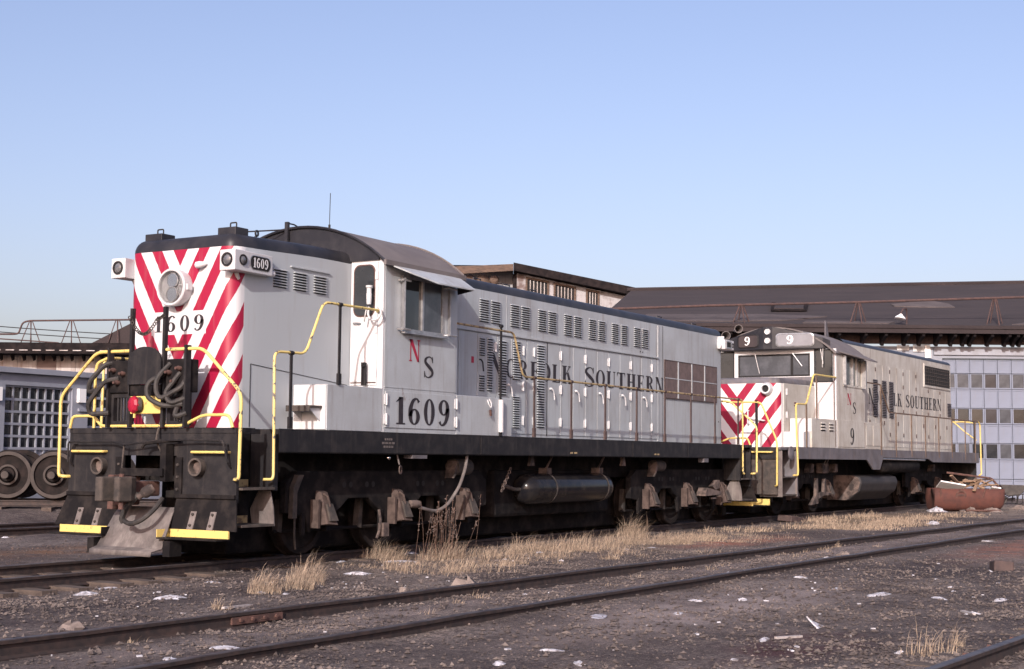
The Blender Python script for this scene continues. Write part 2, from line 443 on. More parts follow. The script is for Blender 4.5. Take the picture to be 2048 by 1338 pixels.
# ------------------------------------------------------------------ lettering (built glyph by glyph, condensed roman)
def g_rect(x0, y0, x1, y1): return [[(x0, y0), (x1, y0), (x1, y1), (x0, y1)]]
def g_ell(cx, cy, rx, ry, a0, a1, wx, wy, n=18):
    out = []
    for i in range(n):
        a, b = math.radians(a0+(a1-a0)*i/n), math.radians(a0+(a1-a0)*(i+1)/n)
        out.append([(cx+rx*math.cos(a), cy+ry*math.sin(a)), (cx+rx*math.cos(b), cy+ry*math.sin(b)),
                    (cx+(rx-wx)*math.cos(b), cy+(ry-wy)*math.sin(b)), (cx+(rx-wx)*math.cos(a), cy+(ry-wy)*math.sin(a))])
    return out
def g_stroke(pts, ws, sub=5):
    P = [Vector((p[0], p[1])) for p in pts]; Q, W = [], []
    for i in range(len(P)-1):
        p0, p1, p2, p3 = P[max(i-1, 0)], P[i], P[i+1], P[min(i+2, len(P)-1)]
        for k in range(sub):
            t = k/sub
            Q.append(0.5*((2*p1)+(p2-p0)*t+(2*p0-5*p1+4*p2-p3)*t*t+(3*p1-p0-3*p2+p3)*t**3)); W.append(ws[i]*(1-t)+ws[i+1]*t)
    Q.append(P[-1]); W.append(ws[-1]); out = []
    def nrm(i):
        d = Q[min(i+1, len(Q)-1)]-Q[max(i-1, 0)]; d.normalize(); return Vector((-d.y, d.x))
    for i in range(len(Q)-1):
        a, b = nrm(i)*W[i]/2, nrm(i+1)*W[i+1]/2
        out.append([tuple(Q[i]-a), tuple(Q[i+1]-b), tuple(Q[i+1]+b), tuple(Q[i]+a)])
    return out
ST, HR = 0.195, 0.055
def stem(x, w_=ST, y0=0.0, y1=1.0, sb=True, stp=True, e=0.06):
    o = g_rect(x, y0, x+w_, y1)
    if sb: o += g_rect(x-e, y0, x, y0+HR) + g_rect(x+w_, y0, x+w_+e, y0+HR)
    if stp: o += g_rect(x-e, y1-HR, x, y1) + g_rect(x+w_, y1-HR, x+w_+e, y1)
    return o
SIX = g_ell(.31, .3, .28, .3, 0, 360, .18, .055, 28) + g_stroke([(.10, .32), (.12, .6), (.24, .88), (.42, .97), (.53, .84)], [.18, .19, .14, .06, .13])
G = {
 'N': (stem(.08, .05) + stem(.55, .05, sb=False) + [[(.02, 1), (.22, 1), (.62, 0), (.50, 0)]], .68),
 'O': (g_ell(.34, .5, .33, .51, 0, 360, .17, .05, 32), .68),
 'R': (stem(.08) + g_ell(.27, .745, .29, .255, -90, 90, .16, .05) + g_rect(.25, .95, .28, 1) + g_rect(.25, .49, .28, .54) + [[(.30, .5), (.44, .5), (.68, 0), (.50, 0)]], .70),
 'F': (stem(.08) + g_rect(.25, .945, .55, 1) + [[(.55, 1), (.48, .945), (.55, .74)]] + g_rect(.25, .48, .42, .53) + g_rect(.40, .38, .44, .63), .60),
 'L': (stem(.08) + g_rect(.25, 0, .54, .055) + [[(.54, 0), (.47, .055), (.56, .28)]], .60),
 'K': (stem(.08) + stem(.50, .06, .945, 1, sb=False) + [[(.25, .42), (.25, .50), (.50, .96), (.56, .96)]] + [[(.34, .58), (.46, .66), (.70, 0), (.50, 0)]] + g_rect(.44, 0, .74, .05), .74),
 'S': (g_stroke([(.55, .76), (.48, .93), (.32, .975), (.14, .87), (.13, .70), (.33, .52), (.53, .33), (.52, .14), (.32, .025), (.13, .08), (.07, .26)], [.05, .05, .05, .12, .15, .18, .15, .12, .05, .05, .05]) + g_rect(.53, .70, .57, .99) + g_rect(.05, .01, .09, .30), .62),
 'U': (stem(.08, sb=False, y0=.3) + stem(.55, .05, sb=False, y0=.3) + g_stroke([(.165, .32), (.19, .1), (.36, .02), (.54, .1), (.575, .32)], [.17, .15, .06, .05, .05]), .68),
 'T': (stem(.24, stp=False) + g_rect(.02, .945, .63, 1) + [[(.02, 1), (.09, .945), (.02, .72)], [(.63, 1), (.56, .945), (.63, .72)]], .65),
 'H': (stem(.08) + stem(.46) + g_rect(.25, .47, .46, .525), .72),
 'E': (stem(.08) + g_rect(.25, .945, .55, 1) + [[(.55, 1), (.48, .945), (.55, .74)]] + g_rect(.25, .48, .42, .53) + g_rect(.40, .38, .44, .63) + g_rect(.25, 0, .56, .055) + [[(.56, 0), (.48, .055), (.58, .28)]], .62),
 '1': (stem(.18, .21, stp=False, e=.11) + [[(.20, .97), (.20, .88), (.06, .80), (.06, .84)], [(.18, .86), (.39, 1.0), (.18, 1.0)]], .50),
 '6': (SIX, .62),
 '0': (g_ell(.31, .5, .28, .5, 0, 360, .18, .055, 32), .62),
 '9': ([[(.62-x, 1-y) for x, y in p] for p in SIX], .62),
}
def text(name, s, o, u, v, height, width, material, parent, first=1.0, gap=0.10, cut=None):
    o, u, v = Vector(o), Vector(u).normalized(), Vector(v).normalized()
    tot = sum(G[c][1]*(first if i == 0 else 1) for i, c in enumerate(s)) + gap*(len(s)-1)
    k = width/tot; x = 0.0
    nrm = u.cross(v)
    for i, c in enumerate(s):
        f = first if i == 0 else 1.0
        dy = -(f-1.0)*0.35
        mb = MB()
        for poly in G[c][0]:
            pts = [(x+px*f, py*f+dy) for px, py in poly]
            mb.add([o + u*(px*k) + v*(py*height) for px, py in pts], [tuple(range(len(pts)))])
        x += G[c][1]*f + gap
        mb.build('digit' if c.isdigit() else 'letter', material, parent)
# ------------------------------------------------------------------ ground
def sstep(a, b, x):
    t = max(0.0, min(1.0, (x-a)/(b-a))); return t*t*(3-2*t)
from mathutils import noise as mn
def gz(x, y):
    z = -0.135
    near = 1.0 - sstep(45, 90, math.hypot(x, y))
    z += near*(0.030*mn.noise(Vector((x*0.35, y*0.35, 0))) + 0.022*mn.noise(Vector((x*1.1, y*1.1, 3))) + 0.010*mn.noise(Vector((x*3.1, y*3.1, 7))))
    z += 0.30*sstep(10.4, 12.4, y)*(1-sstep(16, 20, x))          # low bank the wheelsets stand on
    z += 0.045*sstep(0.9, 0.3, abs(y+6.35+0.02*x))*near            # fill between the rails of the siding
    z -= 0.03*sstep(2.0, 1.0, abs(y))*sstep(2, -2, x)*near
    return z
def build_ground():
    xs = [-20+0.16*i for i in range(int(42/0.16))] + [22+0.5*i for i in range(120)]
    ys = [-16+0.16*i for i in range(int(30/0.16))] + [14+0.5*i for i in range(100)]
    xs = [-4000, -1500, -400, -120, -60, -35, -26] + xs + [90, 130, 220, 500, 1600, 4000]
    ys = [-4000, -1500, -400, -120, -60, -35, -22] + ys + [72, 100, 160, 400, 1500, 4000]
    vs = [(x, y, gz(x, y)) for y in ys for x in xs]
    n = len(xs)
    fs = [(j*n+i, j*n+i+1, (j+1)*n+i+1, (j+1)*n+i) for j in range(len(ys)-1) for i in range(n-1)]
    me = bpy.data.meshes.new('ground'); me.from_pydata(vs, [], fs)
    me.polygons.foreach_set('use_smooth', [True]*len(me.polygons))
    me.materials.append(M['ground'])
    o = bpy.data.objects.new('ground', me); col.objects.link(o)
    o['kind'] = 'structure'
build_ground()

rnd = random.Random(7)
# loose cinders and ballast on the surface
def stones(name, n, area, smin, smax, matn, seed, label, cat, dens=None):
    r = random.Random(seed); vs, fs = [], []
    base = [(1,0,0),(-1,0,0),(0,1,0),(0,-1,0),(0,0,1),(0,0,-0.6)]
    tri = [(0,2,4),(2,1,4),(1,3,4),(3,0,4),(2,0,5),(1,2,5),(3,1,5),(0,3,5)]
    k = 0
    while k < n:
        x, y = r.uniform(area[0], area[1]), r.uniform(area[2], area[3])
        if dens and r.random() > dens(x, y):
            k += 1; continue
        s = smin + (smax-smin)*r.random()**3
        z = gz(x, y) + s*0.25; a = r.uniform(0, PI); b = len(vs)
        ca, sa = math.cos(a), math.sin(a)
        sx, sy, sz = s*r.uniform(.6, 1.3), s*r.uniform(.5, 1.1), s*r.uniform(.4, .8)
        for px, py, pz in base:
            px, py, pz = px*sx*r.uniform(.7, 1.2), py*sy*r.uniform(.7, 1.2), pz*sz
            vs.append((x+px*ca-py*sa, y+px*sa+py*ca, z+pz))
        fs += [tuple(i+b for i in t) for t in tri]; k += 1
    me = bpy.data.meshes.new(name); me.from_pydata(vs, [], fs); me.materials.append(M[matn])
    o = bpy.data.objects.new(name, me); col.objects.link(o)
    return tag(o, label, cat, None, 'stuff')
def cdens(x, y): return 0.25 + 0.9*max(0.0, mn.noise(Vector((x*0.6+9, y*0.6, 1)))+0.15)
stones('cinder_gravel', 105000, (-8.5, 9, -12.3, -0.7), 0.006, 0.036, 'cinder', 3, 'dark cinders strewn over the yard surface', 'gravel', cdens)
stones('pale_ballast', 10000, (-9, 14, -12.5, 1.0), 0.006, 0.022, 'stone', 5, 'pale ballast chips scattered among the cinders', 'gravel', cdens)
stones('far_cinders', 14000, (6, 40, -12, -0.5), 0.012, 0.035, 'cinder', 9, 'dark cinders beyond the siding', 'gravel', cdens)
stones('left_cinders', 9000, (-6, 12, -0.5, 12), 0.010, 0.030, 'cinder', 11, 'dark cinders around the left tracks', 'gravel', cdens)

# ------------------------------------------------------------------ tracks
RP = [(-.068, -.150), (.068, -.150), (.068, -.138), (.012, -.122), (.010, -.045), (.036, -.034), (.037, -.006), (.028, 0), (-.028, 0), (-.037, -.006), (-.036, -.034), (-.010, -.045), (-.012, -.122), (-.068, -.138)]
def rail(parent, pts, jit=0.004, seed=0):
    r = random.Random(seed); pts = [Vector(p) for p in pts]
    mb = MB(); n = len(RP); N_ = len(pts); vs = []
    for i, p in enumerate(pts):
        t = (pts[min(i+1, N_-1)]-pts[max(i-1, 0)]).normalized(); sd = Vector((-t.y, t.x, 0)).normalized()
        dz = r.uniform(-jit, jit)
        vs += [p + sd*a + Vector((0, 0, b+dz)) for a, b in RP]
    fs = [(i*n+k, i*n+(k+1) % n, (i+1)*n+(k+1) % n, (i+1)*n+k) for i in range(N_-1) for k in range(n)]
    fs += [tuple(range(n)), tuple(range((N_-1)*n, N_*n))]
    mb.add(vs, fs)
    o = mb.build('rail', ['rail_steel', 'rail_top'], parent)
    me = o.data
    for p in me.polygons:
        if p.normal.z > 0.8 and p.center.z > -0.02+min(0, 0) - 0.05 + pts[0].z and abs(p.normal.z) > .8:
            p.material_index = 1
    return o
def interp(tab, x):
    for (x0, y0), (x1, y1) in zip(tab, tab[1:]):
        if x <= x1:
            return y0+(y1-y0)*(x-x0)/(x1-x0)
    return tab[-1][1]
tie_mb = MB().obox((0, 0, 0), (0.22, 2.55, 0.16))
tie_me = tie_mb.mesh('tie', 'tie_wood')
def ties(parent, xs, yc, z, rot=0.0, jit=0.05, seed=1):
    r = random.Random(seed)
    for x in xs:
        put('tie', tie_me, parent, (x, yc(x)+r.uniform(-.06, .06), z+r.uniform(-.015, .012)), (0, r.uniform(-.01, .01), rot+r.uniform(-jit, jit)))
t1 = empty('railway_track', (0, 0, 0), 0, 'railway track under the two grey locomotives with exposed ties at left', 'railway track')
X1 = [-40, -20, -12, -6, -2, 2, 8, 16, 20, 30, 40, 48]
c1 = [(-60, 0), (19, 0), (24, -.05), (34, -.28), (60, -.9)]
for s_ in (-.7525, .7525):
    rail(t1, [(x, interp(c1, x)+s_, 0) for x in X1], 0.002)
ties(t1, [-8.4+.56*i for i in range(30)], lambda x: 0.0, -0.198, seed=4)
far = [(-40, -4.6), (-6.74, -5.1), (-4.65, -5.2), (-1.72, -5.30), (2.0, -5.40), (7.7, -5.54), (14.3, -5.83), (22.8, -6.3), (40, -7.5)]
near = [(-40, -6.55), (-7.5, -6.86), (-4, -6.90), (-.9, -6.95), (3.9, -7.03), (9.6, -7.2), (18.8, -7.55), (24, -7.85), (40, -9.0)]
t2 = empty('railway_track', (0, 0, 0), 0, 'rusty siding half buried in cinders crossing the foreground', 'railway track')
XS2 = [-40, -25, -15] + [-10+1.0*i for i in range(46)]
rail(t2, [(x, interp(far, x), -0.005) for x in XS2], 0.006, 2)
rail(t2, [(x, interp(near, x), -0.018) for x in XS2], 0.006, 3)
jb = MB()
for dx in (-.24, -.08, .08, .24):
    jb.cyl((dx, -.03, 0), (dx, -.055, 0), .018, 6)
jb.box(-.34, .34, -.034, -.012, -.036, .03)
put('joint_bar', jb.mesh('joint_bar', 'rust'), t2, (-3.95, interp(far, -3.95), -.078), (0, 0, -.04))
for i in range(12):
    x = -5.5 + i*2.1 + rnd.uniform(-.3, .3)
    put('tie', tie_me, t2, (x, (interp(far, x)+interp(near, x))/2, -.232), (0, 0, rnd.uniform(-.05, .05)))
t3 = empty('railway_track', (0, 0, 0), 0, 'polished rail with spiked ties in the bottom right corner', 'railway track')
d3 = Vector((2.425, -.159, 0)).normalized(); p3 = Vector((-4.286, -11.48, 0)); n3 = Vector((-d3.y, d3.x, 0))
for off in (0.0, -1.505):
    rail(t3, [p3 + d3*k + n3*off + Vector((0, 0, -.002)) for k in (-12, -6, -2, 0, 2, 4, 7, 12, 20, 30)], 0.002)
ang3 = math.atan2(d3.y, d3.x)
for k in range(18):
    c_ = p3 + d3*(-3.2+.62*k) + n3*(-.75)
    put('tie', tie_me, t3, (c_.x, c_.y, -.21), (0, 0, ang3+rnd.uniform(-.03, .03)))
spk = MB().cyl((0, 0, -.1), (0, 0, .075), .014, 6).obox((0, -.012, .08), (.034, .05, .018)).mesh('spike', 'rust')
for k in (1.05, 1.67, 2.3, 2.9):
    c_ = p3 + d3*(k) + n3*.085
    put('spike', spk, t3, (c_.x, c_.y, -.10), (.1, 0, 0))
t0 = empty('railway_track', (0, 0, 0), 0, 'low rusty track in front of the stored wheelsets', 'railway track')
for y in (8.05, 9.55):
    rail(t0, [(x, y+.05*x*.2, 0) for x in (-30, -10, 0, 5, 8, 12, 18)], 0.004, 5)
ties(t0, [-2+.6*i for i in range(22)], lambda x: 8.8+.01*x, -0.222, seed=8)

# ------------------------------------------------------------------ roundhouse (local x to the right, y away, z up)
ah = math.radians(30.45)
Fh, Rh = Vector((math.cos(ah), math.sin(ah), 0)), Vector((math.sin(ah), -math.cos(ah), 0))
def W_(s, d, z=0.0):
    p = Vector((CAM.x, CAM.y, 0)) + Rh*s + Fh*d; p.z = z; return p
RA = math.atan2(Rh.y, Rh.x)
RH = empty('roundhouse', W_(0, 64, 0), RA, 'long dark-roofed roundhouse with grey doors behind the locomotives', 'building')
Z0 = -0.2
# main right wing: wall, eave, roof
mb = MB(); mb.perf(4.0, 34.0, Z0, 6.45, [(18.83, 27.4, Z0-.01, 5.95)], 0.0, 0.35, lambda u, v, w_: (u, w_, v))
mb.build('wall', 'shed_grey', RH)
MB().box(18.45, 27.8, -.10, -.002, 6.09, 6.45).build('lintel', 'lintel_white', RH)
MB().box(18.83, 27.4, .02, .10, 5.93, 6.088).build('door_head', 'eave_black', RH)
dr = MB().box(18.83, 27.4, .22, .26, Z0, 5.93).build('door', 'door_grey', RH)
rows = [(5.30, 5.92, 0), (4.62, 5.29, 1), (3.78, 4.61, 0), (3.08, 3.77, 1), (2.25, 3.07, 0), (1.54, 2.24, 1), (.70, 1.53, 0), (Z0, .69, 0)]
panel_cache = {}
for (za, zb, win) in rows:
    for k in range(14):
        x0 = 18.86 + .608*k
        h = zb-za
        key = (round(h, 2), win)
        if key not in panel_cache:
            q = MB()
            fn = lambda u, v, w_: (u, w_, v)
            if win:
                q.perf(.012, .596, .008, h-.008, [(.062, .546, .055, h-.03)], 0.0, .06, fn)
            else:
                q.box(.012, .596, 0.0, .06, .008, h-.008)
                q.perf(.012, .596, .008, h-.008, [(.05, .558, .07, h-.07)], -.022, -.001, fn)
            panel_cache[key] = q.mesh('panel', 'door_grey')
        put('panel', panel_cache[key], dr, (x0, .14, za))
        tint = rnd.choice(['glass', 'glass', 'glass_dust_reflection', 'glass_mid']) if za < 4 else rnd.choice(['glass_dust_reflection', 'glass_dust_reflection', 'glass_mid'])
        if win:
            gk = ('g', round(h, 2), tint)
            if gk not in panel_cache:
                panel_cache[gk] = MB().box(.06, .548, .032, .042, .05, h-.025).mesh('pane', tint)
            put('pane', panel_cache[gk], dr, (x0, .14, za), (rnd.uniform(-.02, .02), 0, rnd.uniform(-.02, .02)))
# sunlit louvre strip and post over the left part
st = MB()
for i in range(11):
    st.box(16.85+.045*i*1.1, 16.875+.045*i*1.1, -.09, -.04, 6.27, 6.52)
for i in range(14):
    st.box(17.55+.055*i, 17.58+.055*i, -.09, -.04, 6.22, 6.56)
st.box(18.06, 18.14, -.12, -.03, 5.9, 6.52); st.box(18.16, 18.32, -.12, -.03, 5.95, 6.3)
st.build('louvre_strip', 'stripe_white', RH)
# eave box and rafter tails
MB().box(3.5, 34, -1.35, -.02, 6.98, 7.2).build('eave', 'eave_black', RH)
MB().box(3.5, 34, -1.40, -1.352, 6.92, 7.26).build('fascia', 'roof_tar', RH)
MB().box(3.5, 34, -.30, -.012, 6.55, 6.97).build('wall_plate', 'stanchion_brown', RH)
rt = MB().prism([(-1.30, 6.97), (-.31, 6.97), (-.31, 6.50), (-.55, 6.42), (-.75, 6.62), (-1.30, 6.80)], 'x', -.06, .06).mesh('rafter_tail', 'eave_black')
for x in (8.2, 9.4, 10.6, 11.8, 13.0, 14.1, 15.2, 16.1, 17.0, 17.7, 18.4, 19.08, 19.59, 19.88, 20.63, 21.4, 21.75, 22.0, 22.6, 23.4, 24.2):
    put('rafter_tail', rt, RH, (x+rnd.uniform(-.03, .03), 0, 0))
# roof slope (a ring segment: ridge not quite parallel to the eave)
rf = MB(); NX = 14; 
def roofpt(i, j):
    x0, x1 = 3.5+30.5*i/NX, 6.2+31*i/NX
    t = j/6
    sag = .08*math.sin(3*x0)*t*(1-t)*2
    zr = 10.20 + .84*(i/NX)*1.05
    return (x0+(x1-x0)*t, -1.45+13.6*t, 7.26+(zr-7.26)*t+sag)
vs = [roofpt(i, j) for j in range(7) for i in range(NX+1)]
vs2 = [(a, b, c-.14) for a, b, c in vs]
n_ = NX+1
fs = [(j*n_+i, j*n_+i+1, (j+1)*n_+i+1, (j+1)*n_+i) for j in range(6) for i in range(NX)]
rf.add(vs, fs); rf.add(vs2, [tuple(reversed(f)) for f in fs])
for i in range(NX):
    rf.add([vs[i], vs[i+1], vs2[i+1], vs2[i]], [(0,1,2,3)])
rfo = rf.build('roof', 'roof_tar', RH)
def onroof(x, y, dz=0.0):
    t = (y+1.45)/13.6; i = (x-3.5-2.7*t)/(30.5+.5*t)
    return (x, y, 7.26+((10.20+.84*i*1.05)-7.26)*t+dz)
def roofpoly(name, pts, mt_, dz, parent=RH):
    P = [onroof(x, y, dz) for x, y in pts]
    q = MB().add(P + [(a, b, c-.05) for a, b, c in P], [tuple(range(len(P)))] + [(i, (i+1) % len(P), len(P)+(i+1) % len(P), len(P)+i) for i in range(len(P))])
    return q.build(name, mt_, parent)
roofpoly('roof_patch', [(17.9, 4.3), (19.0, 4.0), (20.6, 3.9), (20.65, 5.0), (20.2, 5.9), (19.2, 6.1), (18.9, 5.5), (17.9, 4.9)], 'roof_patch', .03)
roofpoly('roof_patch', [(5.6, -.9), (9.6, -.9), (12.0, -.4), (14.0, .9), (11.0, 1.5), (6.0, 1.4)], 'roof_felt', .03)
roofpoly('roof_patch', [(12.5, -1.2), (16.2, -1.2), (16.6, -.7), (12.8, -.6)], 'roof_felt', .034)
roofpoly('roof_patch', [(21.5, -1.2), (27, -1.2), (27, .2), (23.4, .2)], 'roof_felt', .03)
roofpoly('roof_hatch', [(11.8, 2.6), (13.45, 2.6), (14.1, 5.4), (12.35, 5.4)], 'eave_black', .08)
roofpoly('roof_hatch', [(12.0, 2.85), (13.35, 2.85), (13.85, 5.15), (12.5, 5.15)], 'roof_tar', .12)
MB().tube([(6, 12.15, 10.25), (20, 12.15, 10.65), (37, 12.15, 11.1)], .10, 6).build('ridge_cap', 'roof_tar', RH)
# raised monitor in the middle
q = MB(); q.perf(.30, 7.4, 7.2, 9.0, [], 14.0, 14.3, lambda u, v, w_: (u, w_, v))
def moz(x): return 11.30 - .203*(x-.23)
holes = [(.80, 1.86, 10.10, 10.98), (2.30, 3.30, 9.80, 10.68), (4.03, 4.56, 9.55, 10.36)]
wallp = [(.23, 7.0)] + [(7.6, 7.0), (7.6, moz(7.6)), (.23, moz(.23))]
q = MB().prism(wallp, 'y', 14.0, 14.3); q.build('monitor_wall', 'wall_patchy', RH)
MB().box(.02, .22, 14.05, 24, 7.0, 11.25).build('monitor_wall', 'eave_black', RH)
for (a, b, c, d) in holes:
    wn = MB().perf(a-.10, b+.10, c-.10, d+.10, [(a, b, c, d)], 13.90, 13.998, lambda u, v, w_: (u, w_, v-.203*(u-a)*.9)).build('window', 'timber_brown', RH)
    MB().add([(a, 13.985, c), (b, 13.985, c-.203*(b-a)*.9), (b, 13.985, d-.203*(b-a)*.9), (a, 13.985, d)], [(0,1,2,3)]).build('pane', 'dark', wn)
    nb = 5 if b-a > .8 else 3
    for i in range(nb):
        x = a+(b-a)*(i+.8)/(nb+.6)
        MB().box(x-.022, x+.022, 13.93, 13.975, c+.06-.203*(x-a)*.9, d-.04-.203*(x-a)*.9).build('glazing_bar', 'panel_white', wn)
# monitor roof slab with rake fascia facing the yard and a sunlit timber fascia at its left end
def slab(x0, x1, y0, y1, zt, th):
    return MB().add([(x, y, zt(x)+dz) for dz in (0, -th) for (x, y) in ((x0, y0), (x1, y0), (x1, y1), (x0, y1))], [(0,1,2,3),(7,6,5,4),(0,4,5,1),(1,5,6,2),(2,6,7,3),(3,7,4,0)])
slab(.05, 7.9, 13.3, 25, lambda x: 11.74-.198*(x-.26), .42).build('monitor_roof', 'eave_black', RH)
MB().add([(-3.6, 14.0, 11.60), (.04, 13.3, 11.70), (.04, 13.3, 11.34), (-3.6, 14.0, 11.18), (-3.6, 14.2, 11.60), (.04, 13.5, 11.70), (.04, 13.5, 11.34), (-3.6, 14.2, 11.18)],
         [(0,1,2,3),(4,5,1,0),(7,6,5,4),(3,2,6,7),(0,3,7,4),(1,5,6,2)]).build('fascia_board', 'timber_brown', RH)
MB().box(-5, .04, 14.4, 25, 11.62, 11.76).build('monitor_roof', 'eave_black', RH)
MB().box(-5, .01, 16.0, 24, 7.0, 11.61).build('monitor_wall', 'wall_patchy', RH)
for (x, y, r_) in ((-2.3, 14.25, .30), (-1.6, 14.2, .34), (-1.0, 14.15, .26)):
    MB().lathe([(r_*.4, -.2), (r_, -.12), (r_, .1), (r_*.6, .2)], (x, y+.15, 10.95), (.3, -1, .2), 12).build('vent_cowl', 'timber_brown', RH, smooth=True)
# left wing, farther round the ring
MB().box(-40, 4, 16.1, 16.4, Z0, 6.75).build('wall', 'shed_grey', RH)
lp = MB().box(0, 1.04, 0, .04, 0, .98).mesh('cladding_panel', 'panel_white')
lp2 = MB().box(0, 1.04, 0, .04, 0, .98).mesh('cladding_panel', 'panel_brown')
for k in range(16):
    put('cladding_panel', lp2 if k in (4, 9) else lp, RH, (-30.2+1.06*k, 16.04, 5.78))
MB().box(-40, 4, 14.6, 16.3, 6.80, 7.0).build('eave', 'eave_black', RH)
MB().box(-40, 4, 14.52, 14.598, 6.78, 7.36).build('fascia', 'eave_black', RH)
for k in range(34):
    put('rafter_tail', rt, RH, (-31+.55*k+rnd.uniform(-.1, .1), 16.1, .02), (0, 0, 0), (.6, 1, 1))
for k in range(11):
    MB().box(-28.6+.72*k, -28.15+.72*k, 14.46, 14.515, 6.93, 6.98).build('tin_strip', 'panel_white', RH)
MB().add([(-40, 14.5, 7.37), (4, 14.5, 7.37), (4, 28, 7.38), (-40, 28, 7.38)], [(0,1,2,3)]).build('roof', 'roof_tar', RH)
MB().prism([(-22.85, 7.38), (4, 7.38), (4, 9.6), (-18.6, 9.6)], 'y', 15.2, 28).build('roof', 'roof_tar', RH)
def aframe(parent, x, y, zt, zb, wd, m_='pipe_rust', r_=.028, n=4):
    q = MB()
    feet = [(-wd, -.1), (-.10*wd/.45, .5), (.10*wd/.45, -.3), (wd, .2)]
    for dx, dy in feet:
        q.cyl((x+dx, y+dy, zb), (x+dx*.18, y, zt), r_, 6)
    q.build('pipe_stand', m_, parent, smooth=True)
# steam pipes carried on stands along both eaves (things of their own resting on the roof)
def placed(o):
    o.location = RH.location; o.rotation_euler = RH.rotation_euler; return o
PR = tag(placed(empty('roof_pipe')), 'rusty pipe on splayed stands along the right roundhouse eave', 'pipe')
MB().tube([(2.0, -1.0, 7.78), (8.48, -1.0, 8.06), (14.9, -1.0, 8.27), (21.9, -1.0, 8.55), (30, -1.0, 8.85)], .055, 8).build('pipe', 'pipe_rust', PR, smooth=True)
for x, zt in ((4.1, 7.86), (9.9, 8.09), (14.95, 8.26), (20.85, 8.48), (26, 8.68)):
    aframe(PR, x, -1.0, zt, 7.22, .42)
PL = tag(placed(empty('roof_pipe')), 'thin rusty pipe on stands above the left roundhouse eave', 'pipe')
MB().tube([(-34, 15.2, 7.86), (-27.0, 15.2, 7.86), (-26.75, 15.2, 7.9), (-26.55, 15.2, 8.50), (-26.2, 15.2, 8.60), (-20.0, 15.2, 8.72)], .05, 8, .22).build('pipe', 'pipe_rust', PL, smooth=True)
for x, zt in ((-26.1, 8.55), (-23.9, 8.64), (-21.4, 8.70)):
    aframe(PL, x, 15.2, zt, 7.38, .48)
MB().tube([(-34, 15.0, 7.62), (-27.9, 15.0, 7.60), (-24.5, 15.0, 7.40)], .035, 6).build('pipe', 'pipe_rust', PL)
def wire(name, a, b, sag, label, r_=.03):
    P = [Vector(a).lerp(Vector(b), t/16) - Vector((0, 0, sag*4*(t/16)*(1-t/16))) for t in range(17)]
    o = MB().tube(P, r_, 5).build(name, 'wire_black', None); placed(o); return tag(o, label, 'wire')
wire('overhead_wire', (-45, 20, 10.2), (-16, 34, 9.2), .5, 'upper of two black wires crossing the sky at far left')
wire('overhead_wire', (-45, 20, 9.9), (-14, 34, 8.9), .6, 'lower of two black wires crossing the sky at far left')
# gooseneck yard lamp on the roof edge
YL = tag(placed(empty('yard_lamp')), 'white gooseneck lamp above the roundhouse eave right of the cab roof', 'lamp')
MB().tube([(17.0, -1.1, 7.22), (17.0, -1.15, 7.75), (16.95, -1.3, 8.0), (16.75, -1.5, 7.95), (16.62, -1.6, 7.72)], .035, 8, .15).build('arm', 'pipe_rust', YL, smooth=True)
MB().lathe([(.05, .16), (.10, .10), (.22, 0), (.23, -.06), (.20, -.07)], (16.6, -1.62, 7.56), (.25, .15, 1), 16).build('shade', 'stripe_white', YL, smooth=True)

# ------------------------------------------------------------------ low workshop at left
WS = empty('workshop', (0, 0, 0), 0, 'low grey workshop with many-paned windows behind the wheelsets', 'building')
fnY = lambda u, v, w_: (u, w_, v)
MB().perf(4.0, 26.0, 0.0, 3.47, [(11.22, 13.47, .55, 3.17), (13.95, 14.95, 2.64, 3.25), (14.03, 14.95, 1.2, 2.50), (7.4, 9.7, .55, 3.17)], 16.0, 16.25, fnY).build('wall', 'shed_grey', WS)
MB().box(3.8, 26.2, 15.86, 18.5, 3.475, 3.62).build('roof_cap', 'shed_grey', WS, bev=.01)
MB().box(3.9, 26.1, 16.3, 22, 0.0, 3.47).build('wall', 'dark', WS)
def panes(x0, x1, z0, z1, nx, nz, name='window', solid_bottom=False):
    wn = MB().perf(x0, x1, z0, z1, [(x0+.05, x1-.05, z0+.05, z1-.05)], 16.06, 16.14, fnY).build(name, 'shed_grey', WS)
    dx, dz = (x1-x0-.1)/nx, (z1-z0-.1)/nz
    for i in range(1, nx):
        MB().box(x0+.05+dx*i-.022, x0+.05+dx*i+.022, 16.07, 16.12, z0+.05, z1-.05).build('glazing_bar', 'shed_grey', wn)
    for j in range(1, nz):
        MB().box(x0+.05, x1-.05, 16.063, 16.068, z0+.05+dz*j-.032, z0+.05+dz*j+.032).build('glazing_bar', 'shed_grey', wn)
    pm = MB().box(0, dx, 0, .01, 0, dz).mesh('pane', 'glass'); ps = MB().box(0, dx, -.01, .01, 0, dz).mesh('panel', 'shed_grey')
    for i in range(nx):
        for j in range(nz):
            lowp = solid_bottom and j < 3
            put('panel' if lowp else 'pane', ps if lowp else pm, wn, (x0+.05+dx*i, 16.125, z0+.05+dz*j))
panes(11.22, 13.47, .55, 3.17, 8, 8, 'door', True)
panes(7.4, 9.7, .55, 3.17, 8, 8, 'door', True)
panes(13.95, 14.95, 2.64, 3.25, 3, 2)
panes(14.03, 14.95, 1.2, 2.50, 3, 4)
MB().box(13.66, 15.1, 15.93, 15.998, 2.56, 2.635).build('sill', 'shed_grey', WS)
MB().box(13.62, 13.86, 15.90, 15.998, 2.80, 3.17).build('wall_light', 'stripe_white', WS)
MB().box(10.85, 11.05, 15.90, 15.998, 2.75, 3.10).build('wall_light', 'stripe_white', WS)

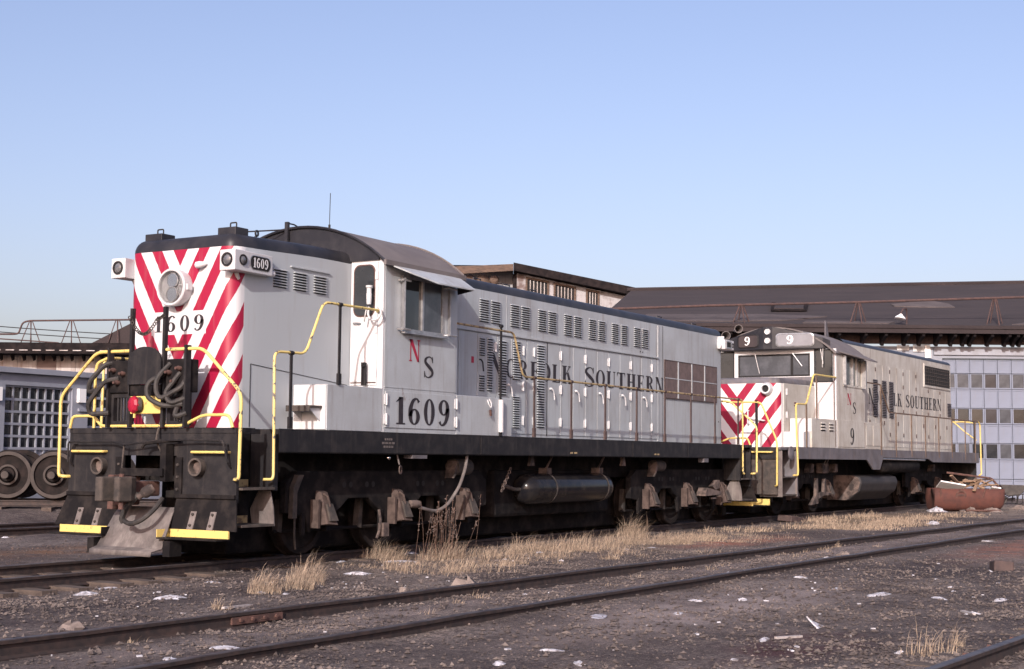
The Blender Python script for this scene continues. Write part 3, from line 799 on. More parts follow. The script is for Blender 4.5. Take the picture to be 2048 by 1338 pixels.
# ------------------------------------------------------------------ wheelsets on the bank
def wheel_prof(R_): return [(.09, .14), (.15, .14), (.17, .10), (.19, .05), (R_*.62, .02), (R_*.80, .05), (R_*.82, .09), (R_*.97, .09), (R_, .06), (R_*1.0, -.03), (R_*1.045, -.045), (R_*1.05, -.075), (R_*.84, -.075), (R_*.80, -.03), (.2, -.04), (.09, -.04)]
wp = [('leftmost stored wheelset, cut off by the left edge of the photo', -12.72), ('stored wheelset with dark plate wheels left of the nearest locomotive pilot', -11.58), ('stored wheelset half hidden behind the black locomotive pilot', -10.52), ('stored wheelset mostly hidden behind the pilot hand rail', -9.42)]
for lab, s_ in wp:
    ws = empty('wheelset', W_(s_, 34, .925), RA+.10, lab, 'wheelset', 'wheelsets stored on the bank')
    for y, sg in ((-.02, -1), (1.45, 1)):
        prof = [(r_, h*sg) for r_, h in wheel_prof(.55)]
        wh = MB().tor(prof, (0, y, 0), (0, 1, 0), 40).build('wheel', 'wheel_steel', ws, smooth=35)
        MB().ring((0, y+sg*.092, 0), (0, sg, 0), .535, .455, .008, 40).build('rim', 'wheel_rim' if sg < 0 else 'rust', wh, smooth=True)
        MB().ring((0, y+sg*.12, 0), (0, sg, 0), .235, .19, .03, 24).build('hub_ring', 'wheel_rim', wh, smooth=True)
    MB().lathe([(.065, -.42), (.075, -.40), (.075, -.2), (.095, -.19), (.095, .3), (.085, .7), (.095, 1.1), (.095, 1.65), (.075, 1.66), (.075, 1.85)], (0, 0, 0), (0, 1, 0), 16).build('axle', 'wheel_steel', ws, smooth=True)
    MB().cyl((0, -.44, 0), (0, -.30, 0), .085, 14).build('journal_end', 'wheel_rim', ws, smooth=True)
sr = empty('storage_rails', W_(-11.5, 34, 0), RA+.10, 'short rusty rails on the bank carrying the stored wheelsets', 'rail')
for y in (-.02, 1.45):
    rail(sr, [(x, y, .345) for x in (-4, -2, 0, 2, 4, 6)], .002)
for x in (-3.5, -2.4, -1.3, -.2, .9, 2.0, 3.1):
    put('tie', tie_me, sr, (x, .72, .115))
# ------------------------------------------------------------------ locomotive 1609 (x back along the track, y left, z up, rail head z = 0)
L1 = empty('diesel_locomotive', (0, 0, 0), 0, 'nearest grey diesel locomotive numbered 1609 with red and white striped nose', 'locomotive')
WS1, WH, ZD = 1.57, 0.97, 1.776
def outline(x_open, x_end, w_, r_, n=6):
    """open-end plan loop round one rounded end: list of (x, y, arc)"""
    sg = -1 if x_end < x_open else 1
    pts = [(x_open, -w_)]
    m_ = 6
    for i in range(1, m_):
        pts.append((x_open+(x_end-sg*r_-x_open)*i/m_, -w_))
    for i in range(n+1):
        a = (PI/2)*i/n
        pts.append((x_end-sg*r_+sg*r_*math.sin(a), -w_+r_*(1-math.cos(a))))
    for i in range(1, 6):
        pts.append((x_end, (-w_+r_)+(2*(w_-r_))*i/6))
    right = pts[:m_+n+1]
    pts += [(x, -y) for x, y in reversed(right)]
    # signed arc length from the middle of the end
    L = [0.0]
    for a, b in zip(pts, pts[1:]):
        L.append(L[-1]+math.hypot(b[0]-a[0], b[1]-a[1]))
    mid = L[-1]/2
    return [(p[0], p[1], l-mid) for p, l in zip(pts, L)]
def shell(name, parent, matn, loop, z0, ztf, nz=4):
    vs, fs, at = [], [], []
    n = len(loop)
    for j in range(nz+1):
        for x, y, a in loop:
            vs.append((x, y, z0+(ztf(x)-z0)*j/nz)); at.append(a)
    fs = [(j*n+i, j*n+i+1, (j+1)*n+i+1, (j+1)*n+i) for j in range(nz) for i in range(n-1)]
    o = MB().add(vs, fs).build(name, matn, parent, smooth=50)
    t = o.data.attributes.new('arc', 'FLOAT', 'POINT'); t.data.foreach_set('value', at)
    return o
def cap(name, parent, matn, x_open, x_end, w_, r_, ztf, rr, rise, crown):
    vs, fs, n = [], [], None
    sg = -1 if x_end < x_open else 1
    steps = 6
    for j in range(steps+1):
        a = (PI/2)*j/steps
        d = rr*(1-math.cos(a)); dz = rise*math.sin(a)
        lp = outline(x_open, x_end-sg*d, w_-d, max(.03, r_-d*.75))
        n = len(lp)
        vs += [(x, y, ztf(x)+dz) for x, y, _ in lp]
    base = len(vs)
    lp = outline(x_open, x_end-sg*(rr+.35), (w_-rr)*.45, .05)
    vs += [(x, y, ztf(x)+rise+crown) for x, y, _ in lp]
    for j in range(steps+1):
        fs += [(j*n+i, j*n+i+1, (j+1)*n+i+1, (j+1)*n+i) for i in range(n-1)]
    fs.append(tuple(range(base, base+n)))
    return MB().add(vs, fs).build(name, matn, parent, smooth=50)
zts = lambda x: 4.245 + .055*sstep(.473, 2.6, x)
shell('short_hood', L1, 'nose_paint', outline(3.14, .473, WH, .18), ZD, zts)
cap('short_hood_roof', L1, 'roof_black', 3.14, .473, WH, .18, zts, .15, .19, .05)
ztl = lambda x: 4.30
shell('long_hood', L1, 'grey_paint', outline(5.13, 17.70, WH, .12), ZD, ztl)
cap('long_hood_roof', L1, 'roof_black', 5.13, 17.70, WH, .12, ztl, .15, .18, .05)
HY = -WH
# --- cab
def cabpoly(hw, z0, ze, R_, zc, n=14):
    a0 = math.asin(hw/R_)
    return [(-hw, z0), (hw, z0)] + [(R_*math.sin(a0-2*a0*i/n), zc+R_*math.cos(a0-2*a0*i/n)) for i in range(n+1)]
CZ = 2.495
pl = cabpoly(1.565, ZD, 4.3, 2.41, CZ)
MB().prism([(y, z) for y, z in pl], 'x', 3.12, 3.16).build('cab_front_wall', 'white_and_sunlit_paint', L1)  # cab front and door whiter than the sides: direct sun painted in
MB().prism([(y, z) for y, z in pl], 'x', 5.11, 5.15).build('cab_rear_wall', 'grey_paint', L1)
lun = [(-1.50, 4.335), (1.50, 4.335)] + [(2.405*math.sin(.66-1.32*i/16), CZ+2.405*math.cos(.66-1.32*i/16)) for i in range(17)]
MB().prism(lun, 'x', 3.085, 3.118).build('cab_front_arch', 'roof_black', L1)
fnS = lambda u, v, w_: (u, w_, v)
MB().perf(3.165, 5.105, ZD, 4.33, [(3.62, 4.69, 3.34, 4.12)], -1.57, -1.53, fnS).build('cab_side', 'grey_paint', L1)
MB().perf(3.165, 5.105, ZD, 4.33, [(3.62, 4.69, 3.34, 4.12)], 1.53, 1.57, fnS).build('cab_side', 'grey_paint', L1)
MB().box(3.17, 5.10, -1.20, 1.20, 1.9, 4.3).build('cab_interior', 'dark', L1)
R_ = 2.44; a0 = math.asin(1.625/R_); n = 20
arc = [(R_*math.sin(-a0+2*a0*i/n), CZ+R_*math.cos(-a0+2*a0*i/n)) for i in range(n+1)]
arc2 = [((R_-.03)*math.sin(a0-2*a0*i/n), CZ+(R_-.03)*math.cos(a0-2*a0*i/n)) for i in range(n+1)]
MB().prism(arc+arc2, 'x', 3.075, 5.25).build('cab_roof', 'cab_roof', L1, smooth=30)
MB().box(3.04, 5.26, -1.66, -1.615, 4.25, 4.325).build('cab_gutter', 'cab_roof', L1)
MB().tube([(3.062, y, z-.012) for y, z in arc], .022, 6).build('roof_lip', 'roof_black', L1)
MB().tube([(5.245, y, z+.01) for y, z in arc], .018, 6).build('roof_lip', 'cab_roof', L1)
# cab side window with sliding sash and deflectors
wn = MB().perf(3.58, 4.73, 3.30, 4.16, [(3.63, 4.68, 3.35, 4.11)], -1.59, -1.571, fnS).build('side_window', 'aluminium', L1)
MB().box(3.64, 4.14, -1.55, -1.54, 3.35, 4.11).build('pane', 'glass', wn)
MB().box(4.16, 4.67, -1.575, -1.565, 3.35, 4.11).build('pane', 'glass_dust_reflection', wn)
MB().box(4.13, 4.175, -1.585, -1.54, 3.35, 4.11).build('mullion', 'aluminium', wn)
MB().box(3.56, 4.76, -1.66, -1.592, 3.27, 3.30).build('sill', 'aluminium', wn)
for x, l in ((3.52, .12), (4.80, .10)):
    MB().obox((x+.02, -1.60-l*.3, 3.72), (.018, l*.8, .76), Matrix.Rotation(math.radians(-25), 3, 'Z')).build('wind_deflector', 'aluminium', wn)
    for z in (3.33, 4.07):
        MB().tube([(x-.05, -1.58, z), (x-.02, -1.66, z), (x+.12, -1.70, z-.01)], .018, 6).build('bracket', 'aluminium', wn)
# canvas awning over the window
aw = MB().add([(3.22, -1.63, 4.27), (5.10, -1.63, 4.28), (5.04, -1.98, 4.06), (3.95, -2.00, 4.05), (3.42, -1.84, 4.165), (3.22, -1.63, 4.25), (5.10, -1.63, 4.26), (5.04, -1.98, 4.04), (3.95, -2.00, 4.03), (3.42, -1.84, 4.145)],
              [(0,1,2,3,4), (9,8,7,6,5), (0,5,6,1), (1,6,7,2), (2,7,8,3), (3,8,9,4), (4,9,5,0)])
aw.build('window_awning', 'grey_paint', L1)
MB().add([(5.08, -1.60, 4.26), (5.04, -1.97, 4.05), (5.10, -1.60, 4.00)], [(0,1,2)]).build('awning_gusset', 'black_paint', L1)
# front door of the cab
def rrect(y0, y1, z0, z1, r_, n=5):
    P = []
    for cy, cz, a in ((y1-r_, z1-r_, 0), (y0+r_, z1-r_, 90), (y0+r_, z0+r_, 180), (y1-r_, z0+r_, 270)):
        for i in range(n+1):
            g = math.radians(a+90*i/n); P.append((cy+r_*math.cos(g), cz+r_*math.sin(g)))
    return P
dr = MB().box(3.102, 3.119, -1.47, -.985, 2.47, 4.31).build('cab_door', 'white_and_sunlit_paint', L1)
MB().prism(rrect(-1.425, -1.03, 3.49, 4.275, .11), 'x', 3.094, 3.101).build('window_gasket', 'rust', dr)
MB().prism(rrect(-1.405, -1.05, 3.51, 4.255, .095), 'x', 3.088, 3.0935).build('pane', 'glass', dr)
MB().tube([(3.10, -1.04, 3.40), (3.06, -1.06, 3.40), (3.06, -1.16, 3.395), (3.10, -1.17, 3.39)], .012, 6).build('handle', 'aluminium', dr)
for z in (2.65, 3.3, 4.1):
    MB().box(3.085, 3.1015, -1.475, -1.43, z-.06, z+.06).build('hinge', 'white_and_sunlit_paint', dr)
MB().box(3.092, 3.1015, -1.46, -1.0, 2.50, 2.515).build('kick_strip', 'rust', dr)
MB().box(3.09, 3.1015, -1.12, -1.03, 2.53, 2.62).build('latch', 'white_and_sunlit_paint', dr)
MB().box(3.02, 3.05, -1.33, -1.25, 2.46, 2.80).build('door_stop', 'black_paint', dr)
MB().box(2.96, 3.02, -1.33, -1.29, 2.74, 2.80).build('door_stop', 'black_paint', dr)
# air horn and its coiled pipe beside the door
hn = MB().lathe([(.035, 0), (.042, .15), (.036, .17), (.036, .24), (.05, .25), (.05, .28)], (2.98, -1.40, 3.66), (0, 0, 1), 12).build('horn_valve', 'white_and_sunlit_paint', L1, smooth=True)
MB().tube([(2.98, -1.40, 3.62), (2.96, -1.40, 3.50), (2.95, -1.46, 3.42), (2.96, -1.56, 3.42), (2.99, -1.62, 3.50), (3.02, -1.58, 3.60), (3.05, -1.50, 3.63)], .016, 6, .06).build('coiled_pipe', 'white_and_sunlit_paint', hn, smooth=True)
MB().tube([(2.96, -1.38, 3.62), (2.95, -1.36, 3.50), (2.95, -1.34, 3.40)], .012, 6).build('coiled_pipe', 'aluminium', hn)
# --- battery boxes and cabinets along the side
for sg in (-1, 1):
    ya, yb = (-1.57, -.975) if sg < 0 else (.975, 1.57)
    MB().box(1.80, 3.115, ya, yb, ZD, 2.42).build('side_cabinet', 'grey_paint', L1, bev=.008)
    MB().box(5.155, 6.90, ya, yb, ZD, 2.41).build('side_cabinet', 'grey_paint', L1, bev=.008)
MB().box(1.785, 1.797, -1.555, -.985, 1.79, 2.41).build('sunlit_cabinet_face', 'white_and_sunlit_paint', L1)  # same grey cabinet; this face is whitened to stand for sunlight
MB().box(1.84, 1.85, -1.574, -1.5702, 1.70, 1.78).build('seam', 'grey_paint', L1)
cdr = MB().box(3.19, 5.115, -1.583, -1.571, 1.845, 2.385).build('cabinet_door', 'grey_paint', L1, bev=.003)
hinge_me = MB().cyl((0, -.016, -.085), (0, -.016, .085), .016, 8).box(-.045, .045, -.012, 0, -.075, .075).mesh('hinge', 'white_and_sunlit_paint')
for x in (3.19, 5.115):
    for z in (1.97, 2.26):
        put('hinge', hinge_me, cdr, (x, -1.585, z))
MB().box(3.165, 5.15, -1.576, -1.5702, 2.44, 2.455).build('seam', 'grey_paint', L1)
# folding step on the cabinet front and bracket
stp = MB().box(1.50, 1.78, -1.50, -1.08, 2.085, 2.115).build('cabinet_step', 'grimy_steel', L1)
for y in (-1.46, -1.14):
    MB().prism([(1.52, 2.083), (1.78, 2.083), (1.78, 1.90)], 'y', y-.008, y+.008).build('bracket', 'white_and_sunlit_paint', stp)
MB().box(1.50, 1.51, -1.50, -1.08, 2.03, 2.084).build('nosing', 'grimy_steel', stp)
# thin access-panel seams on the short hood
for p, q in (((.86, HY-.003, 1.80), (.86, HY-.003, 2.66)), ((.86, HY-.003, 2.66), (3.05, HY-.003, 2.47))):
    MB().bar(p, q, .006, .010, (0, 1, 0)).build('seam', 'dark', L1)
# --- louvers
def louver_mesh(w_, h, n, m_='grey_paint'):
    q = MB(); p = h/n
    for i in range(n):
        z = h-p*(i+1)
        q.add([(0, -.002, z+p), (w_, -.002, z+p), (w_, -.034, z+p*.42), (0, -.034, z+p*.42), (0, -.002, z+p*.40), (w_, -.002, z+p*.40)],
              [(0,1,2,3), (3,2,5,4), (0,3,4), (1,5,2)])
    b0 = len(q.f)
    q.add([(0, -.0015, 0), (w_, -.0015, 0), (w_, -.0015, h), (0, -.0015, h)], [(0,1,2,3)])
    me = q.mesh('louver', [m_, 'dark'])
    for k, p_ in enumerate(me.polygons):
        if abs(p_.normal.y) > .99: p_.material_index = 1
    return me
lm = louver_mesh(.30, .41, 10)
for x in (6.79, 7.17, 7.84, 8.22, 8.84, 9.23, 9.85, 10.25, 10.86, 11.27, 11.865, 12.285, 12.90, 13.28):
    put('louver', lm, L1, (x, HY, 3.745))
ls = louver_mesh(.29, .27, 7)
for x in (1.30, 1.745, 2.205):
    put('louver', ls, L1, (x, HY, 3.765))
MB().box(1.67, 2.56, HY-.03, HY-.001, 4.085, 4.105).build('drip_rail', 'grey_paint', L1)
for x, w_, z0, z1, n in ((6.78, .17, 3.16, 3.48, 8), (6.78, .17, 2.55, 2.84, 7), (7.04, .17, 2.56, 3.49, 21), (7.42, .26, 2.51, 3.48, 21), (7.91, .26, 2.80, 3.505, 16), (7.93, .22, 1.94, 2.52, 14), (8.79, .27, 1.97, 3.50, 33)):
    put('louver', louver_mesh(w_, z1-z0, n), L1, (x, HY-.0165, z0))
# --- doors, seams and hinges of the long hood
def hdoor(x0, x1, z0=1.845, z1=3.545):
    return MB().box(x0, x1, HY-.014, HY-.001, z0, z1).build('hood_door', 'grey_paint', L1, bev=.004)
doors = [(6.12, 6.71), (6.73, 7.36), (7.38, 7.84), (7.86, 8.40), (8.42, 9.165)] + [(9.19+.507*i, 9.19+.507*i+.49) for i in range(10)]
for a, b in doors:
    hdoor(a, min(b, 14.055))
MB().box(9.17, 9.185, HY-.017, HY-.0005, 1.83, 3.55).build('seam', 'dark', L1)
for x in (7.30, 8.27, 8.66, 9.69, 10.69, 11.70, 12.71, 13.72):
    for z in (3.34, 2.70, 2.085):
        if x == 7.30 and z < 3: continue
        put('hinge', hinge_me, L1, (x, HY-.016, z), (0, 0, 0), (.55 if x in (8.27, 8.66, 13.72) else 1.0, 1, 1))
latch_me = MB().tube([(-.05, -.01, .10), (-.05, -.05, .10), (0, -.06, .06), (.03, -.06, -.02), (.04, -.06, -.10)], [.024, .022, .018, .016, .013], 8, .02).mesh('latch', 'white_and_sunlit_paint', True)
for x in (7.77, 9.32, 10.32, 11.33, 12.34, 13.35):
    put('latch', latch_me, L1, (x, HY-.014, 2.60))
latch2 = MB().tube([(-.05, -.01, .10), (-.05, -.04, .10), (0, -.045, .06), (.03, -.045, -.10)], .013, 8, .02).mesh('latch', 'black_paint', True)
put('latch', latch2, L1, (6.82, HY-.014, 2.99))
MB().box(5.16, 14.07, HY-.04, HY-.001, 3.565, 3.592).build('drip_rail', 'grey_paint', L1)
MB().box(14.06, 14.10, HY-.018, HY-.001, 1.80, 4.28).build('panel_strip', 'grey_paint', L1)
MB().box(14.325, 14.335, HY-.006, HY-.001, 1.80, 4.28).build('seam', 'dark', L1)
MB().box(7.70, 7.712, HY-.006, HY-.001, 3.6, 4.28).build('seam', 'grey_paint', L1)
MB().box(6.52, 6.60, HY-.018, HY-.0145, 3.02, 3.13).build('notice_plate', 'letter_red', L1)
# radiator grille
gr = MB().box(14.42, 17.29, HY-.022, HY-.001, 2.75, 3.55).build('radiator_grille', 'grille_brown', L1)
for x in (15.10, 15.845, 16.58):
    MB().box(x-.022, x+.022, HY-.034, HY-.0225, 2.75, 3.55).build('grille_bar', 'grey_paint', gr)
MB().box(14.42, 17.29, HY-.030, HY-.0226, 3.165, 3.185).build('grille_bar', 'grey_paint', gr)
MB().perf(14.40, 17.31, 2.73, 3.57, [(14.42, 17.29, 2.75, 3.55)], HY-.026, HY-.001, fnS).build('grille_frame', 'stanchion_brown', gr)
for x, z in ((13.2, 3.66), (13.32, 3.655), (17.45, 2.3)):
    MB().cyl((x, HY-.012, z), (x, HY-.001, z), .014, 8).build('bolt', 'dark', L1)
# --- lettering
text('lettering', 'NORFOLK', (7.10, HY-.019, 2.83), (1, 0, 0), (0, 0, 1), .335, 3.06, 'letter_black', L1, 1.32, .09)
text('lettering', 'SOUTHERN', (10.65, HY-.019, 2.83), (1, 0, 0), (0, 0, 1), .335, 3.68, 'letter_black', L1, 1.15, .09)
text('number', '1609', (3.43, -1.587, 1.90), (1, 0, 0), (0, 0, 1), .41, 1.50, 'letter_black', L1, 1.0, .14)
text('lettering', 'N', (3.79, -1.575, 2.865), (1, 0, 0), (0, 0, 1), .335, .31, 'letter_red', L1)
text('lettering', 'S', (4.19, -1.575, 2.635), (1, 0, 0), (0, 0, 1), .335, .285, 'letter_black', L1)
text('number', '1609', (.4695, .455, 3.105), (0, -1, 0), (0, 0, 1), .225, .92, 'letter_black', L1, 1.0, .22)
# --- headlight and class lamps, number boards
hl = MB().tor([(.245, 0), (.255, .06), (.262, .17), (.25, .185), (.228, .18), (.222, .10), (.20, 0)], (.473, 0, 3.705), (-1, 0, 0), 36).build('headlight', 'white_and_sunlit_paint', L1, smooth=35)
MB().cyl((.46, 0, 3.705), (.36, 0, 3.705), .222, 32).build('reflector_plate', 'headlight_white', hl)
for z in (3.80, 3.61):
    lp_ = MB().tor([(.102, 0), (.106, .035), (.096, .04), (.094, 0)], (.36, 0, z), (-1, 0, 0), 24).build('lamp', 'headlight_white', hl, smooth=50)
    MB().lathe([(.096, .032), (.075, .016), (.045, .006), (.016, .004), (.014, .03), (.0, .034)], (.36, 0, z), (-1, 0, 0), 24).build('lamp', 'chrome', hl, smooth=60)
MB().lathe([(.0, .172), (.10, .170), (.222, .158), (.222, .152), (.1, .164), (.0, .166)], (.473, 0, 3.705), (-1, 0, 0), 32).build('lens', 'clear_glass', hl, smooth=60)
MB().box(.33, .42, -.285, -.255, 3.66, 3.74).build('hinge', 'white_and_sunlit_paint', hl)
for sg in (1, -1):
    bx = MB()
    y0, y1 = (.87, 1.14)
    P = [(.30, y0*sg), (.30, y1*sg), (1.14, (y1-.05)*sg), (1.14, .96*sg), (.75, .96*sg), (.55, .90*sg)]
    bx.prism(P, 'z', 3.885, 4.165)
    b = bx.build('number_box', 'white_and_sunlit_paint', L1, bev=.01)
    MB().ring((.297, sg*1.005, 4.03), (-1, 0, 0), .095, .07, .014, 20).build('bezel', 'black_paint', b)
    MB().lathe([(.068, 0), (.05, .012), (.0, .02)], (.297, sg*1.005, 4.03), (-1, 0, 0), 16).build('lens', 'lens_grey', b, smooth=True)
    if sg < 0:
        nx = Vector((.05/.84, -1, 0)).normalized()
        def sp(t, z, d): 
            p = Vector((.30+.84*t, -1.14+.05*t, z)); return p + Vector((-.06, -1, 0)).normalized()*d
        MB().ring(sp(.20, 4.035, .002), (-.06, -1, 0), .075, .058, .014, 18).build('bezel', 'black_paint', b)
        MB().lathe([(.058, 0), (.04, .012), (.0, .018)], sp(.20, 4.035, .003), (-.06, -1, 0), 14).build('lens', 'lens_grey', b, smooth=True)
        pr = rrect(.40, .93, 3.935, 4.12, .085)
        MB().add([sp(t, z, .004) for t, z in pr], [tuple(range(len(pr)))]).build('number_board', 'dark', b)
        pr2 = rrect(.385, .945, 3.928, 4.127, .09); k = len(pr)
        MB().add([sp(t, z, .006) for t, z in pr2]+[sp(t, z, .008) for t, z in pr], [(i, (i+1) % k, k+(i+1) % k, k+i) for i in range(k)]).build('bezel', 'aluminium', b)
        o_ = sp(.46, 3.962, .010); text('number', '1609', o_, sp(1, 0, 0)-sp(0, 0, 0), (0, 0, 1), .135, .34, 'letter_white', b, 1.0, .08)
    MB().cyl((.55, sg*.95, 3.885), (.60, sg*.94, 3.80), .03, 8).build('conduit', 'white_and_sunlit_paint', b)
MB().cyl((1.14, -1.03, 3.93), (1.22, -1.03, 3.93), .045, 10).build('conduit', 'white_and_sunlit_paint', L1)
# small lamp on bracket beside the headlight
bl = MB().lathe([(.015, -.12), (.03, -.1), (.05, -.02), (.045, .03), (.02, .05)], (.40, -.40, 4.00), (-.5, 1, -.15), 12).build('marker_lamp', 'white_and_sunlit_paint', L1, smooth=True)
MB().tube([(.475, -.44, 4.0), (.42, -.43, 4.0), (.40, -.42, 4.0)], .012, 6).build('bracket', 'white_and_sunlit_paint', bl)
# roof boxes with handles
for y in (.70, -.66):
    bx = MB().box(.66, .93, y-.16, y+.16, 4.40, 4.54).build('sand_hatch', 'roof_black', L1, bev=.008)
    MB().tube([(.80, y-.055, 4.535), (.80, y-.055, 4.62), (.80, y+.055, 4.62), (.80, y+.055, 4.535)], .011, 6, .02).build('handle', 'wire_black', bx)
MB().ring((1.35, -.60, 4.55), (.2, -1, 0), .05, .028, .02, 14).build('lifting_eye', 'roof_black', L1)
MB().cyl((1.35, -.59, 4.44), (1.35, -.59, 4.51), .02, 8).build('lifting_eye', 'roof_black', L1)
MB().box(3.02, 3.07, .20, .26, 4.50, 5.02).build('grab_post', 'roof_black', L1)
MB().tube([(3.04, .22, 5.0), (3.2, .22, 5.0), (3.5, .22, 4.93)], .012, 6).build('grab_post', 'roof_black', L1)
MB().tube([(3.02, 1.0, 4.80), (2.6, .75, 4.84), (3.04, .25, 4.90)], .012, 6).build('grab_post', 'roof_black', L1)
an = MB().cyl((3.55, -.20, 4.90), (3.55, -.20, 5.02), .018, 8).build('antenna', 'wire_black', L1)
MB().cyl((3.55, -.20, 5.02), (3.56, -.20, 5.52), .006, 5).build('whip', 'wire_black', an)
for x in (7.4, 9.4, 13.5):
    MB().lathe([(.22, 0), (.22, .05), (.17, .09), (.12, .1)], (x, .1, 4.50), (0, 0, 1), 16).build('exhaust_stack', 'roof_black', L1)
hr_ = MB()
for x in (6.1, 6.35, 6.6, 6.95):
    hr_.cyl((x, -.15, 4.48), (x, -.15, 4.60), .02, 6)
hr_.lathe([(.03, -.3), (.035, 0), (.05, .2), (.09, .32)], (6.3, -.15, 4.62), (1, 0, 0), 12).lathe([(.03, -.3), (.035, 0), (.06, .25), (.10, .4)], (6.6, -.30, 4.60), (1, 0, 0), 12)
hr_.build('air_horn', 'grimy_steel', L1, smooth=True)
for x in (7.0, 8.0, 9.0, 14.6, 16.5):
    MB().tube([(x, -.70, 4.46), (x, -.70, 4.54), (x+.25, -.70, 4.54), (x+.25, -.70, 4.46)], .012, 6).build('roof_grab', 'roof_black', L1)
# --- frame and side sills
MB().box(.95, 17.15, -1.55, 1.55, 1.70, 1.772).build('deck', 'black_paint', L1)
MB().box(.03, .95, -1.10, 1.10, 1.70, 1.772).build('deck', 'black_paint', L1)
MB().box(17.15, 18.07, -1.10, 1.10, 1.70, 1.772).build('deck', 'black_paint', L1)
MB().box(.03, .30, -1.56, 1.56, 1.71, 1.770).build('deck', 'black_paint', L1)
MB().box(17.8, 18.07, -1.56, 1.56, 1.71, 1.770).build('deck', 'black_paint', L1)
for sg in (-1, 1):
    MB().box(.78, 17.32, sg*1.555 if sg > 0 else -1.575, 1.575 if sg > 0 else -1.555, 1.465, 1.774).build('side_sill', 'black_paint', L1)
    MB().box(.78, 17.32, sg*1.48-.075, sg*1.48+.075, 1.45, 1.475).build('sill_flange', 'black_paint', L1)
for x in (5.9, 11.6, 14.3):
    MB().box(x, x+.02, -1.585, -1.576, 1.47, 1.77).build('weld_strip', 'black_paint', L1)
sm_ = MB()
for i, w_ in enumerate((.10, .17, .13)):
    for j in range(4):
        sm_.box(3.30-w_+.5*w_*j, 3.30-w_+.5*w_*j+w_*.36, -1.578, -1.5755, 1.655-.055*i, 1.685-.055*i)
sm_.build('stencil_mark', 'dust_grey', L1)
MB().box(.6, 17.5, -.85, .85, 1.05, 1.69).build('underframe', 'dusty_black', L1)
MB().box(.9, 17.2, -.58, .58, .05, 1.045).build('underside_blocker', 'dusty_black', L1, bev=.05)  # added dark filler, hides the lit ground seen between the wheels
MB().box(7.3, 11.7, -1.0, 1.0, .38, 1.2).build('fuel_tank', 'dusty_black', L1, bev=.06)
